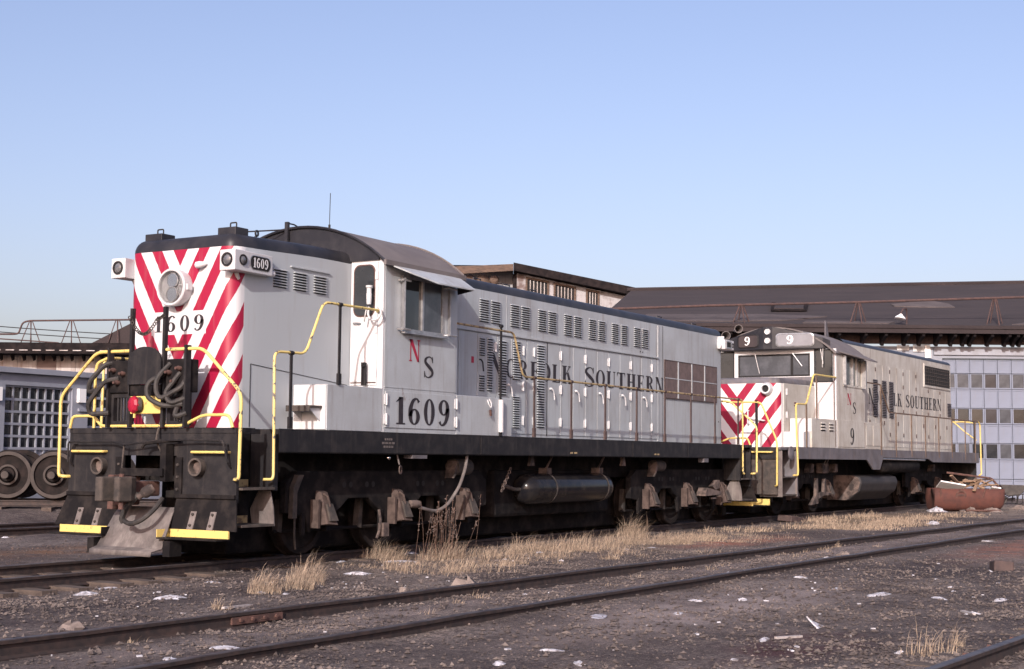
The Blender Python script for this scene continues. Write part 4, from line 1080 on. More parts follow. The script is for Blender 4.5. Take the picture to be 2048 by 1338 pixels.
# --- pilots at both ends (built for the front; the rear one is a mirrored copy)
def end_parts(fr):
    def B(mb, name, m_, p=None, **k):
        return mb.build(name, m_, p or L1, **k)
    X = (lambda x: x) if fr else (lambda x: 18.10-x)
    def bx(x0, x1, y0, y1, z0, z1):
        a, b = sorted((X(x0), X(x1))); return MB().box(a, b, y0, y1, z0, z1)
    def tb(pts, r_, n=8, fil=.06): return MB().tube([(X(x), y, z) for x, y, z in pts], r_, n, fil)
    fnF = lambda u, v, w_: (X(w_), u, v)
    pp = B(MB().perf(-1.52, 1.52, .85, 1.765, [(-.48, .48, .849, 1.40)], 0.0, .03, fnF), 'pilot_plate', 'black_paint')
    B(MB().box(*sorted((X(-.012), X(-.001))), -1.51, 1.51, 1.70, 1.764), 'top_strip', 'black_paint', pp)
    for sg in (-1, 1):
        B(bx(-.035, -.001, min(sg*.50, sg*1.52), max(sg*.50, sg*1.52), .85, .90), 'lip', 'dusty_black', pp)
        B(bx(-.03, -.001, min(sg*.48, sg*.60), max(sg*.48, sg*.60), .90, 1.38), 'bolting_strip', 'dusty_black', pp)
        for z in (.96, 1.12, 1.28):
            B(MB().lathe([(.022, 0), (.018, .02), (.0, .026)], (X(-.03), sg*.535, z), (X(-1)-X(0), 0, 0), 8), 'bolt', 'grimy_steel', pp, smooth=True)
        # flared apron and footboard
        A_ = [(X(0.0), sg*.50, .848), (X(0.0), sg*1.525, .848), (X(-.12), sg*1.64, .44), (X(-.12), sg*.50, .44)]
        A2 = [(X(.02), y, z) if i < 2 else (X(-.10), y, z) for i, (x, y, z) in enumerate(A_)]
        ap = B(MB().add(A_+A2, [(0,1,2,3), (7,6,5,4), (0,4,5,1), (1,5,6,2), (2,6,7,3), (3,7,4,0)]), 'pilot_apron', 'dusty_black')
        for y in (.86, 1.20):
            B(MB().add([(X(-.055), sg*(y-.05), .68), (X(-.055), sg*(y+.05), .68), (X(-.135), sg*(y+.05), .45), (X(-.135), sg*(y-.05), .45), (X(-.03), sg*(y-.05), .68), (X(-.03), sg*(y+.05), .68), (X(-.11), sg*(y+.05), .45), (X(-.11), sg*(y-.05), .45)],
                       [(0,1,2,3), (0,4,5,1), (1,5,6,2), (2,6,7,3), (3,7,4,0)]), 'bracket', 'dust_grey', ap)
            for z, x in ((.64, -.075), (.50, -.122)):
                B(MB().lathe([(.02, 0), (.016, .02), (.0, .025)], (X(x), sg*y, z), (X(-1)-X(0), 0, .3), 8), 'bolt', 'grimy_steel', ap)
        fb = B(bx(-.36, -.10, min(sg*.50, sg*1.52), max(sg*.50, sg*1.52), .325, .345), 'footboard', 'dusty_black')
        B(bx(-.13, -.105, min(sg*.50, sg*1.52), max(sg*.50, sg*1.52), .3455, .446), 'toe_guard', 'yellow', fb)
        B(bx(-.35, -.131, sg*.50-.006, sg*.50+.006, .3455, .446), 'end_guard', 'yellow' if sg < 0 else 'dusty_black', fb)
        B(MB().tor([(.115, 0), (.12, .10), (.095, .10), (.09, 0)], (X(0), sg*.89, 1.255), (X(-1)-X(0), 0, 0), 20), 'buffer_socket', 'grimy_steel', smooth=40)
        B(MB().cyl((X(-.002), sg*.89, 1.255), (X(-.02), sg*.89, 1.255), .09, 18), 'socket_plug', 'dust_brown')
        B(tb([(0, sg*1.40, 1.45), (-.08, sg*1.40, 1.45), (-.08, sg*.80, 1.45), (0, sg*.80, 1.45)], .017, 8, .03), 'grab_iron', 'yellow', smooth=True)
        B(tb([(0, sg*1.36, 1.55), (-.07, sg*1.40, 1.53), (-.07, sg*1.43, 1.30), (0, sg*1.43, 1.24)], .012, 6, .03), 'grab_iron', 'black_paint', smooth=True)
        # corner hand rail
        B(tb([(.02, sg*1.50, 1.10), (-.07, sg*1.53, 1.10), (-.08, sg*1.63, 1.11), (-.08, sg*1.64, 2.21), (-.08, sg*.97, 2.81), (-.08, sg*.32, 2.81)], .023, 8, .12), 'end_hand_rail', 'yellow_chip' if sg < 0 else 'yellow', smooth=True)
        B(bx(-.13, -.03, sg*.70-.018, sg*.70+.018, 1.772, 2.86), 'stanchion', 'black_paint')
        B(bx(-.12, -.06, sg*.30-.022, sg*.30+.022, 1.772, 3.385), 'drop_step_post', 'black_paint')
        # steps at the corner
        for z in (.50, .98):
            s_ = B(MB().box(*sorted((X(.06), X(.70))), min(sg*1.12, sg*1.58), max(sg*1.12, sg*1.58), z-.015, z+.015), 'step', 'grimy_steel')
            B(MB().box(*sorted((X(.06), X(.68))), sg*1.13-.008, sg*1.13+.008, z+.017, z+.115), 'riser', 'yellow_worn_shaded', s_)
        B(bx(.04, .74, sg*1.09-.01, sg*1.09+.01, .45, 1.70), 'step_back', 'dusty_black')
        B(bx(.70, .79, sg*1.35-.2, sg*1.35+.2, .95, 1.70), 'step_hanger', 'black_paint')
        B(MB().prism([(sg*1.58, .485), (sg*1.20, .485), (sg*1.16, .70), (sg*1.30, .95), (sg*1.50, .95), (sg*1.56, .72)], 'x', *sorted((X(.70), X(.715)))), 'step_hanger', 'dust_grey')
        B(bx(.03, .05, min(sg*1.12, sg*1.52), max(sg*1.12, sg*1.52), .80, 1.70), 'step_hanger', 'black_paint')
        # side hand rail by the steps
    B(tb([(-.05, 1.47, 1.77), (-.05, 1.43, 1.935), (-.05, 1.01, 1.935), (-.05, .88, 1.765+.03), (-.05, -.62, 1.765+.03), (-.05, -.97, 1.935), (-.05, -1.42, 1.935), (-.05, -1.48, 1.77)], .021, 8, .10), 'cut_lever_rail', 'yellow', smooth=True)
    B(tb([(-.05, .74, 2.74), (-.06, .98, 2.66), (-.06, 1.0, 2.50), (-.06, 1.0, 1.77)], .021, 8, .16), 'hand_hold', 'yellow', smooth=True)
    # folded drop step, electrical box with red cap
    arcp = [(-.30, 2.35), (.30, 2.35), (.30, 2.66)] + [(.30*math.cos(math.radians(8*i*2.2)), 2.66+.195*math.sin(math.radians(8*i*2.2))) for i in range(1, 10)] + [(-.30, 2.66)]
    B(MB().prism(arcp, 'x', *sorted((X(-.16), X(-.13)))), 'drop_step', 'black_paint')
    B(bx(-.12, -.02, -.30, .30, 2.20, 2.345), 'junction_box', 'dusty_black')
    yb = B(bx(-.11, -.03, -.285, .285, 1.955, 2.195), 'receptacle_box', 'yellow', bev=.01)
    B(MB().lathe([(.115, 0), (.12, .03), (.10, .06), (.03, .075)], (X(-.16), .14, 2.075), (X(-1)-X(0), .35, 0), 9), 'receptacle_cap', 'red_paint', yb)
    B(MB().cyl((X(-.11), .10, 2.075), (X(-.16), .13, 2.075), .105, 14), 'receptacle', 'grimy_steel', yb)
    B(MB().cyl((X(-.17), .14, 1.97), (X(-.17), .14, 1.90), .018, 6), 'cap_pull', 'yellow', yb)
    for sg in (-1, 1):
        mb_ = B(bx(-.10, .14, min(sg*.34, sg*.70), max(sg*.34, sg*.70), 2.24, 2.68), 'hose_rack', 'dusty_black', bev=.015)
        B(MB().perf(min(sg*.34, sg*.70), max(sg*.34, sg*.70), 1.80, 2.24, [(min(sg*.40, sg*.64), max(sg*.40, sg*.64), 1.86, 2.18)], -.06, .02, fnF), 'rack_frame', 'black_paint', mb_)
        for y in (.46, .52, .58):
            B(MB().cyl((X(-.03), sg*y, 1.80), (X(-.03), sg*y, 2.26), .018, 8), 'air_pipe', 'black_paint', mb_)
        for y, z in ((.42, 2.50), (.60, 2.55), (.52, 2.38)):
            B(MB().lathe([(.03, 0), (.035, .05), (.02, .07), (.02, .10)], (X(-.10), sg*y, z), (X(-1)-X(0), 0, 0), 8), 'valve', 'rust', mb_, smooth=True)
    # rubber jumper hoses, different at each side
    H = [[(.0, .62, 2.66), (-.16, .72, 2.64), (-.24, .92, 2.40), (-.20, .98, 2.25), (-.22, .80, 2.28)],
         [(-.10, .52, 2.44), (-.22, .66, 2.40), (-.28, .90, 2.10), (-.22, .92, 1.95), (-.12, .66, 1.97)],
         [(-.10, -.42, 2.62), (-.26, -.30, 2.40), (-.26, -.36, 2.12), (-.14, -.66, 2.30), (-.08, -.68, 2.40)],
         [(-.10, -.60, 2.50), (-.22, -.44, 2.22), (-.20, -.52, 2.08), (-.10, -.70, 2.16)],
         [(-.10, -.34, 2.50), (-.28, -.18, 2.36), (-.30, -.20, 2.16), (-.20, -.42, 2.04), (-.10, -.66, 2.08)],
         [(-.08, -.56, 2.10), (-.2, -.60, 1.90), (-.1, -.72, 1.96)]]
    for P in H:
        B(tb(P, .034, 8, .14), 'jumper_hose', 'rubber', smooth=True)
    # cut lever, coupler, air hoses, snow shield
    B(tb([(-.10, 1.44, 1.30), (-.12, 1.42, 1.58), (-.12, .60, 1.585), (-.18, .30, 1.54), (-.16, -.30, 1.60), (-.12, -.9, 1.61), (-.12, -1.38, 1.60), (-.10, -1.45, 1.32)], .014, 6, .05), 'cut_lever', 'black_paint', smooth=True)
    B(tb([(-.14, .34, 1.56), (-.16, .36, 1.05)], .013, 6), 'cut_lever', 'grimy_steel')
    B(tb([(-.03, -.22, 1.90), (-.08, -.20, 1.70), (-.14, -.24, 1.60), (-.06, -.26, 1.45)], .015, 6, .05), 'air_pipe', 'grimy_steel', smooth=True)
    B(tb([(-.06, -.6, 1.60), (-.16, -.36, 1.585), (-.2, -.1, 1.56), (-.2, -.05, 1.5)], .022, 6, .05), 'air_pipe', 'dusty_black', smooth=True)
    cp = B(bx(-.42, .10, -.11, .11, .86, 1.06), 'coupler', 'rust', bev=.02)
    B(MB().prism([(X(-.40), -.17), (X(-.52), -.20), (X(-.72), -.17), (X(-.70), -.06), (X(-.56), -.04), (X(-.56), .06), (X(-.76), .09), (X(-.78), .20), (X(-.46), .20), (X(-.40), .13)], 'z', .80, 1.12), 'knuckle', 'grimy_steel', cp, bev=.02)
    B(MB().cyl((X(-.62), -.12, .70), (X(-.62), -.12, 1.16), .035, 10), 'knuckle_pin', 'rust', cp)
    B(bx(-.35, -.02, .13, .30, .74, 1.12), 'carrier', 'rust', cp, bev=.02)
    B(bx(-.30, -.02, .36, .46, .68, 1.14), 'carrier', 'rust', cp, bev=.01)
    B(bx(-.20, -.02, -.42, .34, 1.13, 1.23), 'buffer_beam', 'dusty_black', cp)
    B(bx(-.16, -.02, -.44, -.34, 1.06, 1.56), 'drain_pipe', 'dusty_black', cp)
    gl = B(MB().lathe([(.05, 0), (.075, .04), (.075, .14), (.045, .18), (.05, .24)], (X(-.26), -.34, .98), (X(-.5)-X(0), .55, -.45), 12), 'gladhand', 'dust_brown', smooth=True)
    B(tb([(-.38, -.20, .90), (-.46, -.05, .72), (-.46, .02, .58), (-.44, .0, .52)], .04, 8, .1), 'brake_hose', 'rubber', smooth=True)
    B(tb([(-.44, .02, .56), (-.48, -.14, .50), (-.46, -.34, .56), (-.34, -.44, .70), (-.20, -.44, .84)], .033, 8, .12), 'brake_hose', 'rubber', smooth=True)
    sh = MB(); rows_ = []
    prof = [(-.02, .72, .50), (-.10, .62, .52), (-.26, .34, .56), (-.34, .20, .585), (-.50, .165, .55), (-.51, .10, .55)]
    for x, z, hw in prof:
        rows_ += [(X(x), hw, z), (X(x), hw*.4, z), (X(x), -hw*.4, z), (X(x), -hw, z)]
    sh.add(rows_, [(i*4+k, i*4+k+1, i*4+4+k+1, i*4+4+k) for i in range(len(prof)-1) for k in range(3)])
    so = B(sh, 'rail_guard', 'dust_grey', smooth=40)
    m2 = so.modifiers.new('s', 'SOLIDIFY'); m2.thickness = .02
    B(bx(-.36, -.14, .62, .74, .10, .30), 'guard_bracket', 'dusty_black')
    B(bx(-.36, -.14, -.74, -.62, .10, .30), 'guard_bracket', 'dusty_black')
end_parts(True)
end_parts(False)
# sagging chain between the front posts
link = MB().tor([(.024, -.005), (.024, .005), (.014, .005), (.014, -.005)], (0, 0, 0), (1, 0, 0), 10).mesh('chain_link', 'grimy_steel')
ch = empty('chain', (0, 0, 0)); ch.parent = L1
for xe in (-.14,):
    for i in range(24):
        t = i/23
        p = Vector((xe, .31-.62*t, 3.26 - (.10*math.sin(PI*t) + .16*(4*(t-.38)*(1-t) if t > .38 else 0)*0 + .14*math.sin(PI*min(1, t*1.25))**1)))
        put('chain_link', link, ch, p, (0, 0, (i % 2)*1.4), (1, 1.25, 1))
# side hand rails
def srail(pts, m_='yellow_worn_shaded', fil=.12, y=-1.57, r_=.019):
    for sg in (1, -1):
        MB().tube([(x, y*sg+(dy*sg), z) for x, dy, z in pts], r_, 8, fil).build('hand_rail', m_, L1, smooth=True)
srail([(.52, .04, 1.10), (.62, -.03, 1.10), (.64, -.03, 1.16), (.64, 0, 2.80), (1.30, 0, 2.81), (1.68, 0, 3.56), (3.04, .02, 3.568), (3.10, .10, 3.56)], 'yellow_chip')
srail([(5.16, .0, 3.553), (6.95, 0, 3.543), (7.26, 0, 2.812), (17.2, 0, 2.806)])
srail([(17.2, 0, 2.806), (17.45, 0, 2.80), (17.46, 0, 1.16), (17.48, -.03, 1.10), (17.58, .04, 1.10)], 'yellow_chip')
stn = {}
for x, z0, z1 in ((.99, ZD, 2.80), (2.055, 2.42, 3.56), (6.51, ZD, 3.62), (7.66, ZD, 2.81), (9.03, ZD, 2.81), (10.40, ZD, 2.81), (11.78, ZD, 2.81), (13.12, ZD, 2.81), (14.46, ZD, 2.81), (15.79, ZD, 2.81), (17.16, ZD, 2.81)):
    key = round(z1-z0, 3)
    if key not in stn:
        q = MB().box(-.02, .02, -.012, .012, .02, z1-z0).box(-.034, .034, -.02, .02, 0.0, .16).cyl((-.035, 0, z1-z0), (.035, 0, z1-z0), .03, 8)
        stn[key] = q.mesh('stanchion', 'stanchion_brown' if 7 < x < 17 else 'black_paint')
    for y in (-1.575, 1.575):
        put('stanchion', stn[key], L1, (x, y, z0))
MB().cyl((6.49, -1.60, 1.84), (6.49, -1.60, 2.38), .045, 12).build('drain_tube', 'white_and_sunlit_paint', L1, smooth=True)
MB().tube([(6.10, -1.575, 2.36), (6.07, -1.61, 2.30), (6.12, -1.63, 2.22), (6.17, -1.61, 2.30), (6.15, -1.575, 2.38)], .012, 6, .03).build('hose_clip', 'white_and_sunlit_paint', L1)
MB().cyl((6.13, -1.61, 2.20), (6.15, -1.61, 2.10), .022, 8).build('hose_clip', 'rust', L1)
# rear number box
rb = MB().box(17.40, 17.95, -1.16, -.90, 4.0, 4.22).build('number_box', 'white_and_sunlit_paint', L1, bev=.01)
MB().box(17.50, 17.76, -1.166, -1.161, 4.04, 4.18).build('number_board', 'dark', rb)
MB().perf(17.47, 17.79, 4.02, 4.20, [(17.505, 17.755, 4.05, 4.17)], -1.172, -1.163, fnS).build('bezel', 'aluminium', rb)
MB().ring((17.87, -1.161, 4.11), (0, -1, 0), .055, .04, .012, 16).build('bezel', 'black_paint', rb)
MB().cyl((17.30, -1.05, 4.05), (17.42, -1.05, 4.08), .05, 8).build('conduit', 'white_and_sunlit_paint', rb)
MB().box(17.42, 17.46, -1.12, -.95, 4.22, 4.30).build('conduit', 'white_and_sunlit_paint', rb)
# --- trucks: three axles each
def truck(L, xc, axles, y_c=0.0, wr=.53, ye=1.16, jm='journal_dust', tri=True, scale_z=1.0):
    t = empty('truck', (0, 0, 0)); t.parent = L
    xa, xb = axles[0]-.75, axles[-1]+.75
    for sg in (-1, 1):
        yo = y_c+sg*ye
        top = [(xa, 1.04), (xa+.25, 1.20), (xb-.25, 1.20), (xb, 1.04)]
        bot = [(xb, .62)]
        for i in range(len(axles)-1, -1, -1):
            x = axles[i]
            bot += [(x+.30, .56), (x+.24, .34), (x+.17, .34), (x+.17, .78), (x-.17, .78), (x-.17, .34), (x-.24, .34), (x-.30, .56)]
            if i:
                mx = (axles[i]+axles[i-1])/2
                bot += [(mx+.42, .68), (mx+.25, .80), (mx-.25, .80), (mx-.42, .68)]
        bot += [(xa, .62)]
        fr = MB().prism(top+bot, 'y', min(yo, yo-sg*.12), max(yo, yo-sg*.12)).build('side_frame', 'dusty_black', t, bev=.012)
        for i, x in enumerate(axles):
            jb_ = MB()
            d = sg
            jb_.add([(x-.13, yo-d*.02, .42), (x+.13, yo-d*.02, .42), (x+.11, yo-d*.02, .93), (x-.09, yo-d*.02, .93),
                     (x-.12, yo+d*.25, .46), (x+.10, yo+d*.27, .44), (x+.07, yo+d*.09, .90), (x-.06, yo+d*.08, .90)],
                    [(0,1,2,3), (4,7,6,5), (0,4,5,1), (1,5,6,2), (2,6,7,3), (3,7,4,0)])
            jo = jb_.build('journal_box', jm, t, bev=.006)
            if d < 0:
                MB().add([(x-.08, yo+d*.24, .50), (x+.085, yo+d*.255, .50), (x+.065, yo+d*.165, .74), (x-.06, yo+d*.155, .74), (x-.08, yo+d*.275, .50), (x+.085, yo+d*.29, .50), (x+.065, yo+d*.195, .74), (x-.06, yo+d*.185, .74)],
                         [(0,1,2,3), (7,6,5,4), (0,4,5,1), (1,5,6,2), (2,6,7,3), (3,7,4,0)]).build('lid', 'grimy_steel', jo, bev=.004)
                MB().tube([(x-.03, yo+d*.10, .88), (x-.02, yo+d*.17, .83), (x-.01, yo+d*.20, .70)], .018, 6).build('lid_spring', jm, jo)
                MB().box(x-.20, x-.15, yo-.14, yo+.02, .40, .80).build('pedestal_liner', jm, t)
                MB().box(x-.42, x-.34, yo-.02, yo+.03, .30, .62).build('pedestal_tie', 'dusty_black', t)
            if d < 0 and i < len(axles)-1:
                mx = (x+axles[i+1])/2
                for dx in (-.36, -.2, .2, .36):
                    MB().lathe([(.045, -.01), (.045, .002), (.0, .002)], (mx+dx, yo, 1.0), (0, -1, 0), 12).build('frame_hole', 'dark', t)
        for x in axles:
            prof = [(r_, h*sg) for r_, h in wheel_prof(wr)]
            MB().tor(prof, (x, y_c+sg*.75, wr), (0, 1, 0), 30).build('wheel', 'wheel_steel', t, smooth=35)
        # brake rigging
        for i in range(len(axles)):
            x = axles[i]-.62
            MB().prism([(x-.03, .36), (x+.06, .34), (x+.10, .80), (x+.02, .80)], 'y', yo-sg*.32, yo-sg*.22).build('brake_shoe', 'grimy_steel', t)
        MB().cyl((xa+.05, yo-sg*.25, .36), (xb-.05, yo-sg*.25, .36), .025, 6).build('brake_rod', 'dusty_black', t)
    for x in axles:
        MB().box(x-.46, x+.46, y_c-.62, y_c+.62, .20, .98).build('traction_motor', 'dusty_black', t, bev=.08)
        MB().cyl((x, y_c-.95, wr), (x, y_c+.95, wr), .09, 12).build('axle', 'wheel_steel', t)
    MB().box(xa+.5, xb-.5, y_c-.70, y_c+.70, .75, 1.10).build('bolster', 'dusty_black', t)
    return t
tr = truck(L1, 4.1, [2.20, 4.08, 6.02])
MB().prism([(1.52, .98), (1.62, 1.15), (1.74, 1.15), (1.60, .90), (1.60, .55), (1.50, .55)], 'y', -1.24, -1.165).build('pedestal_end', 'grimy_steel', tr)
MB().cyl((5.55, -1.25, 1.26), (6.0, -1.25, 1.26), .135, 16).build('brake_cylinder', 'grimy_steel', tr, smooth=True)
MB().prism([(5.53, 1.36), (5.53, 1.16), (5.44, 1.08), (5.48, 1.24)], 'y', -1.36, -1.18).build('cylinder_bracket', 'dust_brown', tr)
MB().tube([(3.60, -1.20, .62), (3.62, -1.22, .45), (3.56, -1.24, .30), (3.50, -1.24, .20)], .022, 6, .05).build('sand_pipe', 'dust_brown', tr, smooth=True)
MB().box(3.62, 3.76, -1.28, -1.18, .22, .42).build('sand_pipe', 'dust_brown', tr)
MB().tube([(1.62, -1.18, .75), (1.60, -1.20, .3), (1.63, -1.2, .12)], .016, 6).build('sand_pipe', 'grimy_steel', tr)
tr2 = truck(L1, 15.1, [13.12, 15.08, 17.02])
MB().cyl((13.25, -1.25, 1.28), (13.65, -1.25, 1.28), .12, 16).build('brake_cylinder', 'grimy_steel', tr2, smooth=True)
MB().prism([(13.23, 1.36), (13.23, 1.20), (13.10, 1.06), (13.15, 1.22)], 'y', -1.36, -1.18).build('cylinder_bracket', 'dust_brown', tr2)
MB().prism([(15.75, .80), (16.55, .70), (16.50, .64), (15.62, .62), (15.62, .68)], 'y', -1.42, -1.20).build('brake_slack_box', 'dust_brown', tr2)
MB().prism([(16.30, .82), (16.60, .96), (16.72, .96), (16.72, .78), (16.50, .74)], 'y', -1.30, -1.2).build('lever', 'dust_brown', tr2)
MB().tube([(16.1, -1.36, .56), (16.35, -1.36, .56), (16.42, -1.36, .63), (16.6, -1.36, .64)], .02, 6).build('lever', 'dust_brown', tr2)
# --- tanks, pipes and small things under the sill
ts = MB().lathe([(0.0, -.13), (.12, -.11), (.21, -.05), (.262, .04), (.275, .12), (.275, 2.95), (.262, 3.05), (.21, 3.14), (.12, 3.19), (0, 3.21)], (8.02, -1.16, .87), (1, 0, 0), 32).build('air_reservoir', 'tank_black', L1, smooth=60)
for x in (8.78, 10.85):
    MB().tor([(.283, -.02), (.283, .02), (.277, .02), (.277, -.02)], (x, -1.16, .87), (1, 0, 0), 28).build('strap', 'grimy_steel', ts)
    MB().box(x-.07, x+.09, -1.26, -1.08, 1.13, 1.24).build('strap_lug', 'dust_brown', ts)
    MB().cyl((x+.02, -1.18, 1.22), (x+.06, -1.30, 1.47), .022, 6).build('hanger', 'dust_brown', ts)
MB().tube([(8.0, -1.16, .87), (7.75, -1.15, .86), (7.55, -1.15, .90), (7.4, -1.1, .95)], .035, 8, .06).build('air_pipe', 'grimy_steel', ts, smooth=True)
MB().tube([(5.60, -1.50, 1.46), (5.56, -1.50, 1.25), (5.45, -1.46, .95), (5.20, -1.40, .66), (4.95, -1.36, .56), (4.65, -1.34, .60), (4.40, -1.30, .68), (4.2, -1.25, .70)], .026, 8, .12).build('sander_hose', 'dust_grey', L1, smooth=True)
MB().lathe([(.03, 0), (.06, .03), (.065, .2), (.05, .26)], (4.24, -1.30, .69), (1, -.1, -.02), 10).build('hose_coupling', 'dust_brown', L1, smooth=True)
MB().cyl((3.62, -1.50, 1.46), (3.66, -1.52, 1.30), .013, 6).build('pull_ring', 'dust_grey', L1)
MB().tor([(.068, -.008), (.068, .008), (.05, .008), (.05, -.008)], (3.68, -1.53, 1.22), (.3, -1, 0), 18).build('pull_ring', 'dust_brown', L1)
MB().lathe([(.03, 0), (.02, .012), (0, .016)], (3.42, -1.50, 1.40), (-.3, -1, .2), 12).build('fuel_gauge', 'chrome', L1, smooth=True)
MB().box(3.95, 4.35, -1.56, -1.40, 1.39, 1.445).build('light_bracket', 'sill_grey', L1)
MB().box(15.2, 15.45, -1.56, -1.42, 1.36, 1.445).build('light_bracket', 'sill_grey', L1)
lk = MB().tor([(.03, -.006), (.03, .006), (.018, .006), (.018, -.006)], (0, 0, 0), (0, 1, 0), 10).mesh('chain_link', 'dust_brown')
for i in range(9):
    put('chain_link', lk, L1, (7.05+.035*i, -1.30, .86+.045*i), (0, -.9, (i % 2)*1.3), (1.3, 1, 1))
for x in (7.9, 11.55):
    MB().prism([(x, 1.46), (x+.06, 1.46), (x+.10, 1.28), (x-.06, 1.28)], 'y', -1.40, -1.34).build('hanger', 'dust_brown', L1)
for x in (9.0, 12.6):
    for k in (0, .16):
        MB().box(x+k, x+k+.10, -1.579, -1.5755, 1.50, 1.53).build('stencil_mark', 'yellow_worn_shaded', L1)
# ------------------------------------------------------------------ locomotive 9, farther back and nearer the roundhouse
L2 = empty('diesel_locomotive', (20.0, 0, 0), math.radians(-1.3), 'farther weathered locomotive numbered 9 with low striped nose and rust streaks', 'locomotive')
YC, YS, YN = .22, -1.57, -.95
def shift(o):
    o.location.y += YC; return o
NW = YC-YN
def noseout(x_end): return outline(4.12, x_end, NW, .16)
znose = lambda x: 3.41 + .03*sstep(1.5, 4.1, x)
n2 = shift(shell('short_hood', L2, 'nose_paint_worn', outline(4.12, 1.52, NW, .16), 1.76, znose))
# only the front of the nose is striped; its flanks are plain weathered sheets
MB().box(1.80, 4.10, YN-.012, YN-.001, 1.78, 3.42).build('nose_side', 'weathered_grey', L2)
MB().box(1.80, 4.10, 2*YC-YN+.001, 2*YC-YN+.012, 1.78, 3.42).build('nose_side', 'weathered_grey', L2)
shift(cap('short_hood_roof', L2, 'sill_grey', 4.12, 1.52, NW, .16, znose, .10, .15, .03))
for z in (3.2, 2.6, 2.0):
    put('hinge', hinge_me, L2, (1.98, YN-.013, z))
MB().tube([(2.55, YN-.012, 2.93), (2.55, YN-.06, 2.93), (2.55, YN-.06, 2.86), (2.55, YN-.012, 2.86)], .02, 6, .01).build('latch', 'rust', L2)
MB().tor([(.17, 0), (.16, .10), (.13, .20), (.095, .20), (.09, .1), (.11, 0)], (1.52, -.62, 3.26), (-1, -.1, 0), 22).build('bell_lamp', 'white_and_sunlit_paint', L2, smooth=40)
MB().cyl((1.5, -.62, 3.26), (1.40, -.625, 3.26), .10, 14).build('bell_lamp', 'dark', L2)
MB().tube([(1.5, -.12, 2.52), (1.42, -.12, 2.52), (1.42, -.55, 2.44), (1.5, -.55, 2.44)], .02, 6, .03).build('grab_iron', 'white_and_sunlit_paint', L2, smooth=True)
MB().tube([(1.5, -.12, 2.70), (1.42, -.12, 2.70), (1.42, -.12, 2.36), (1.5, -.12, 2.36)], .02, 6, .03).build('grab_iron', 'white_and_sunlit_paint', L2, smooth=True)
# --- cab
R2 = 2.58; c2 = 5.10-R2
def yz(p): return [(YC+y, z) for y, z in p]
cp = [(-1.785, 1.76), (1.785, 1.76)] + [(R2*math.sin(.762-1.524*i/14), c2+R2*math.cos(.762-1.524*i/14)-.02) for i in range(15)]
fnF2 = lambda u, v, w_: (w_, u, v)
MB().perf(YS, 2*YC-YS, 1.76, 4.46, [(-.80, 1.24, 3.76, 4.32), (-1.46, -.97, 3.57, 4.43), (1.41, 1.90, 3.57, 4.43)], 4.10, 4.15, fnF2).build('cab_front_wall', 'white_and_sunlit_paint', L2)
MB().perf(4.155, 6.50, 1.76, 4.33, [(4.70, 6.17, 3.50, 4.30)], YS, YS+.04, fnS).build('cab_side', 'weathered_grey', L2)
MB().box(4.155, 6.50, 2*YC-YS-.04, 2*YC-YS, 1.76, 4.33).build('cab_side', 'weathered_grey', L2)
MB().prism(yz(cp), 'x', 6.47, 6.51).build('cab_rear_wall', 'weathered_grey', L2)
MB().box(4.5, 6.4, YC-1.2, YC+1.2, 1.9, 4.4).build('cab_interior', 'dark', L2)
ws = MB().box(4.118, 4.128, -.79, 1.23, 3.77, 4.31).build('windshield', 'glass_dust_reflection', L2)  # lighter glass colour stands in for reflections
MB().box(4.105, 4.116, -.34, -.27, 3.77, 4.31).build('centre_post', 'dark', ws)
MB().perf(-.83, 1.27, 3.73, 4.35, [(-.79, 1.23, 3.77, 4.31)], 4.085, 4.098, fnF2).build('gasket', 'dark', ws)
for y0, y1 in ((-1.45, -.98), (1.42, 1.89)):
    q = MB().box(4.118, 4.128, y0, y1, 3.58, 4.42).build('quarter_window', 'glass', L2)
    MB().perf(y0-.03, y1+.03, 3.55, 4.45, [(y0, y1, 3.58, 4.42)], 4.085, 4.098, fnF2).build('gasket', 'dark', q)
for a, b in (((4.05, -.35, 4.36), (4.05, -.62, 4.0)), ((4.05, .75, 4.36), (4.05, .62, 3.82)), ((4.05, -1.15, 4.46), (4.05, -1.22, 4.05)), ((4.05, -1.22, 4.46), (4.05, -1.20, 3.95))):
    MB().cyl(a, b, .012, 5).build('wiper', 'aluminium', L2)
MB().box(4.088, 4.099, -1.50, -.965, 2.55, 3.50).build('cab_door', 'white_and_sunlit_paint', L2)
MB().cyl((4.06, -1.52, 2.5), (4.06, -1.52, 4.4), .014, 6).build('grab_iron', 'rust', L2)
MB().box(4.02, 4.098, -.95, 1.39, 3.58, 3.70).build('windshield_ledge', 'sill_grey', L2)
# side window
sw = MB().perf(4.66, 6.21, 3.46, 4.34, [(4.71, 6.16, 3.51, 4.29)], YS-.02, YS-.001, fnS).build('side_window', 'weathered_grey', L2)
MB().box(4.72, 5.42, YS+.02, YS+.03, 3.51, 4.29).build('pane', 'glass_dust_reflection', sw)
MB().box(5.46, 6.15, YS+.005, YS+.015, 3.51, 4.29).build('pane', 'glass', sw)
for x in (5.42, 5.75):
    MB().box(x, x+.04, YS-.03, YS+.03, 3.51, 4.29).build('mullion', 'aluminium', sw)
MB().box(4.62, 4.66, YS-.10, YS-.003, 3.5, 4.3).build('wind_deflector', 'aluminium', sw)
MB().box(6.19, 6.25, YS-.14, YS-.003, 3.45, 4.25).build('wind_deflector', 'aluminium', sw)
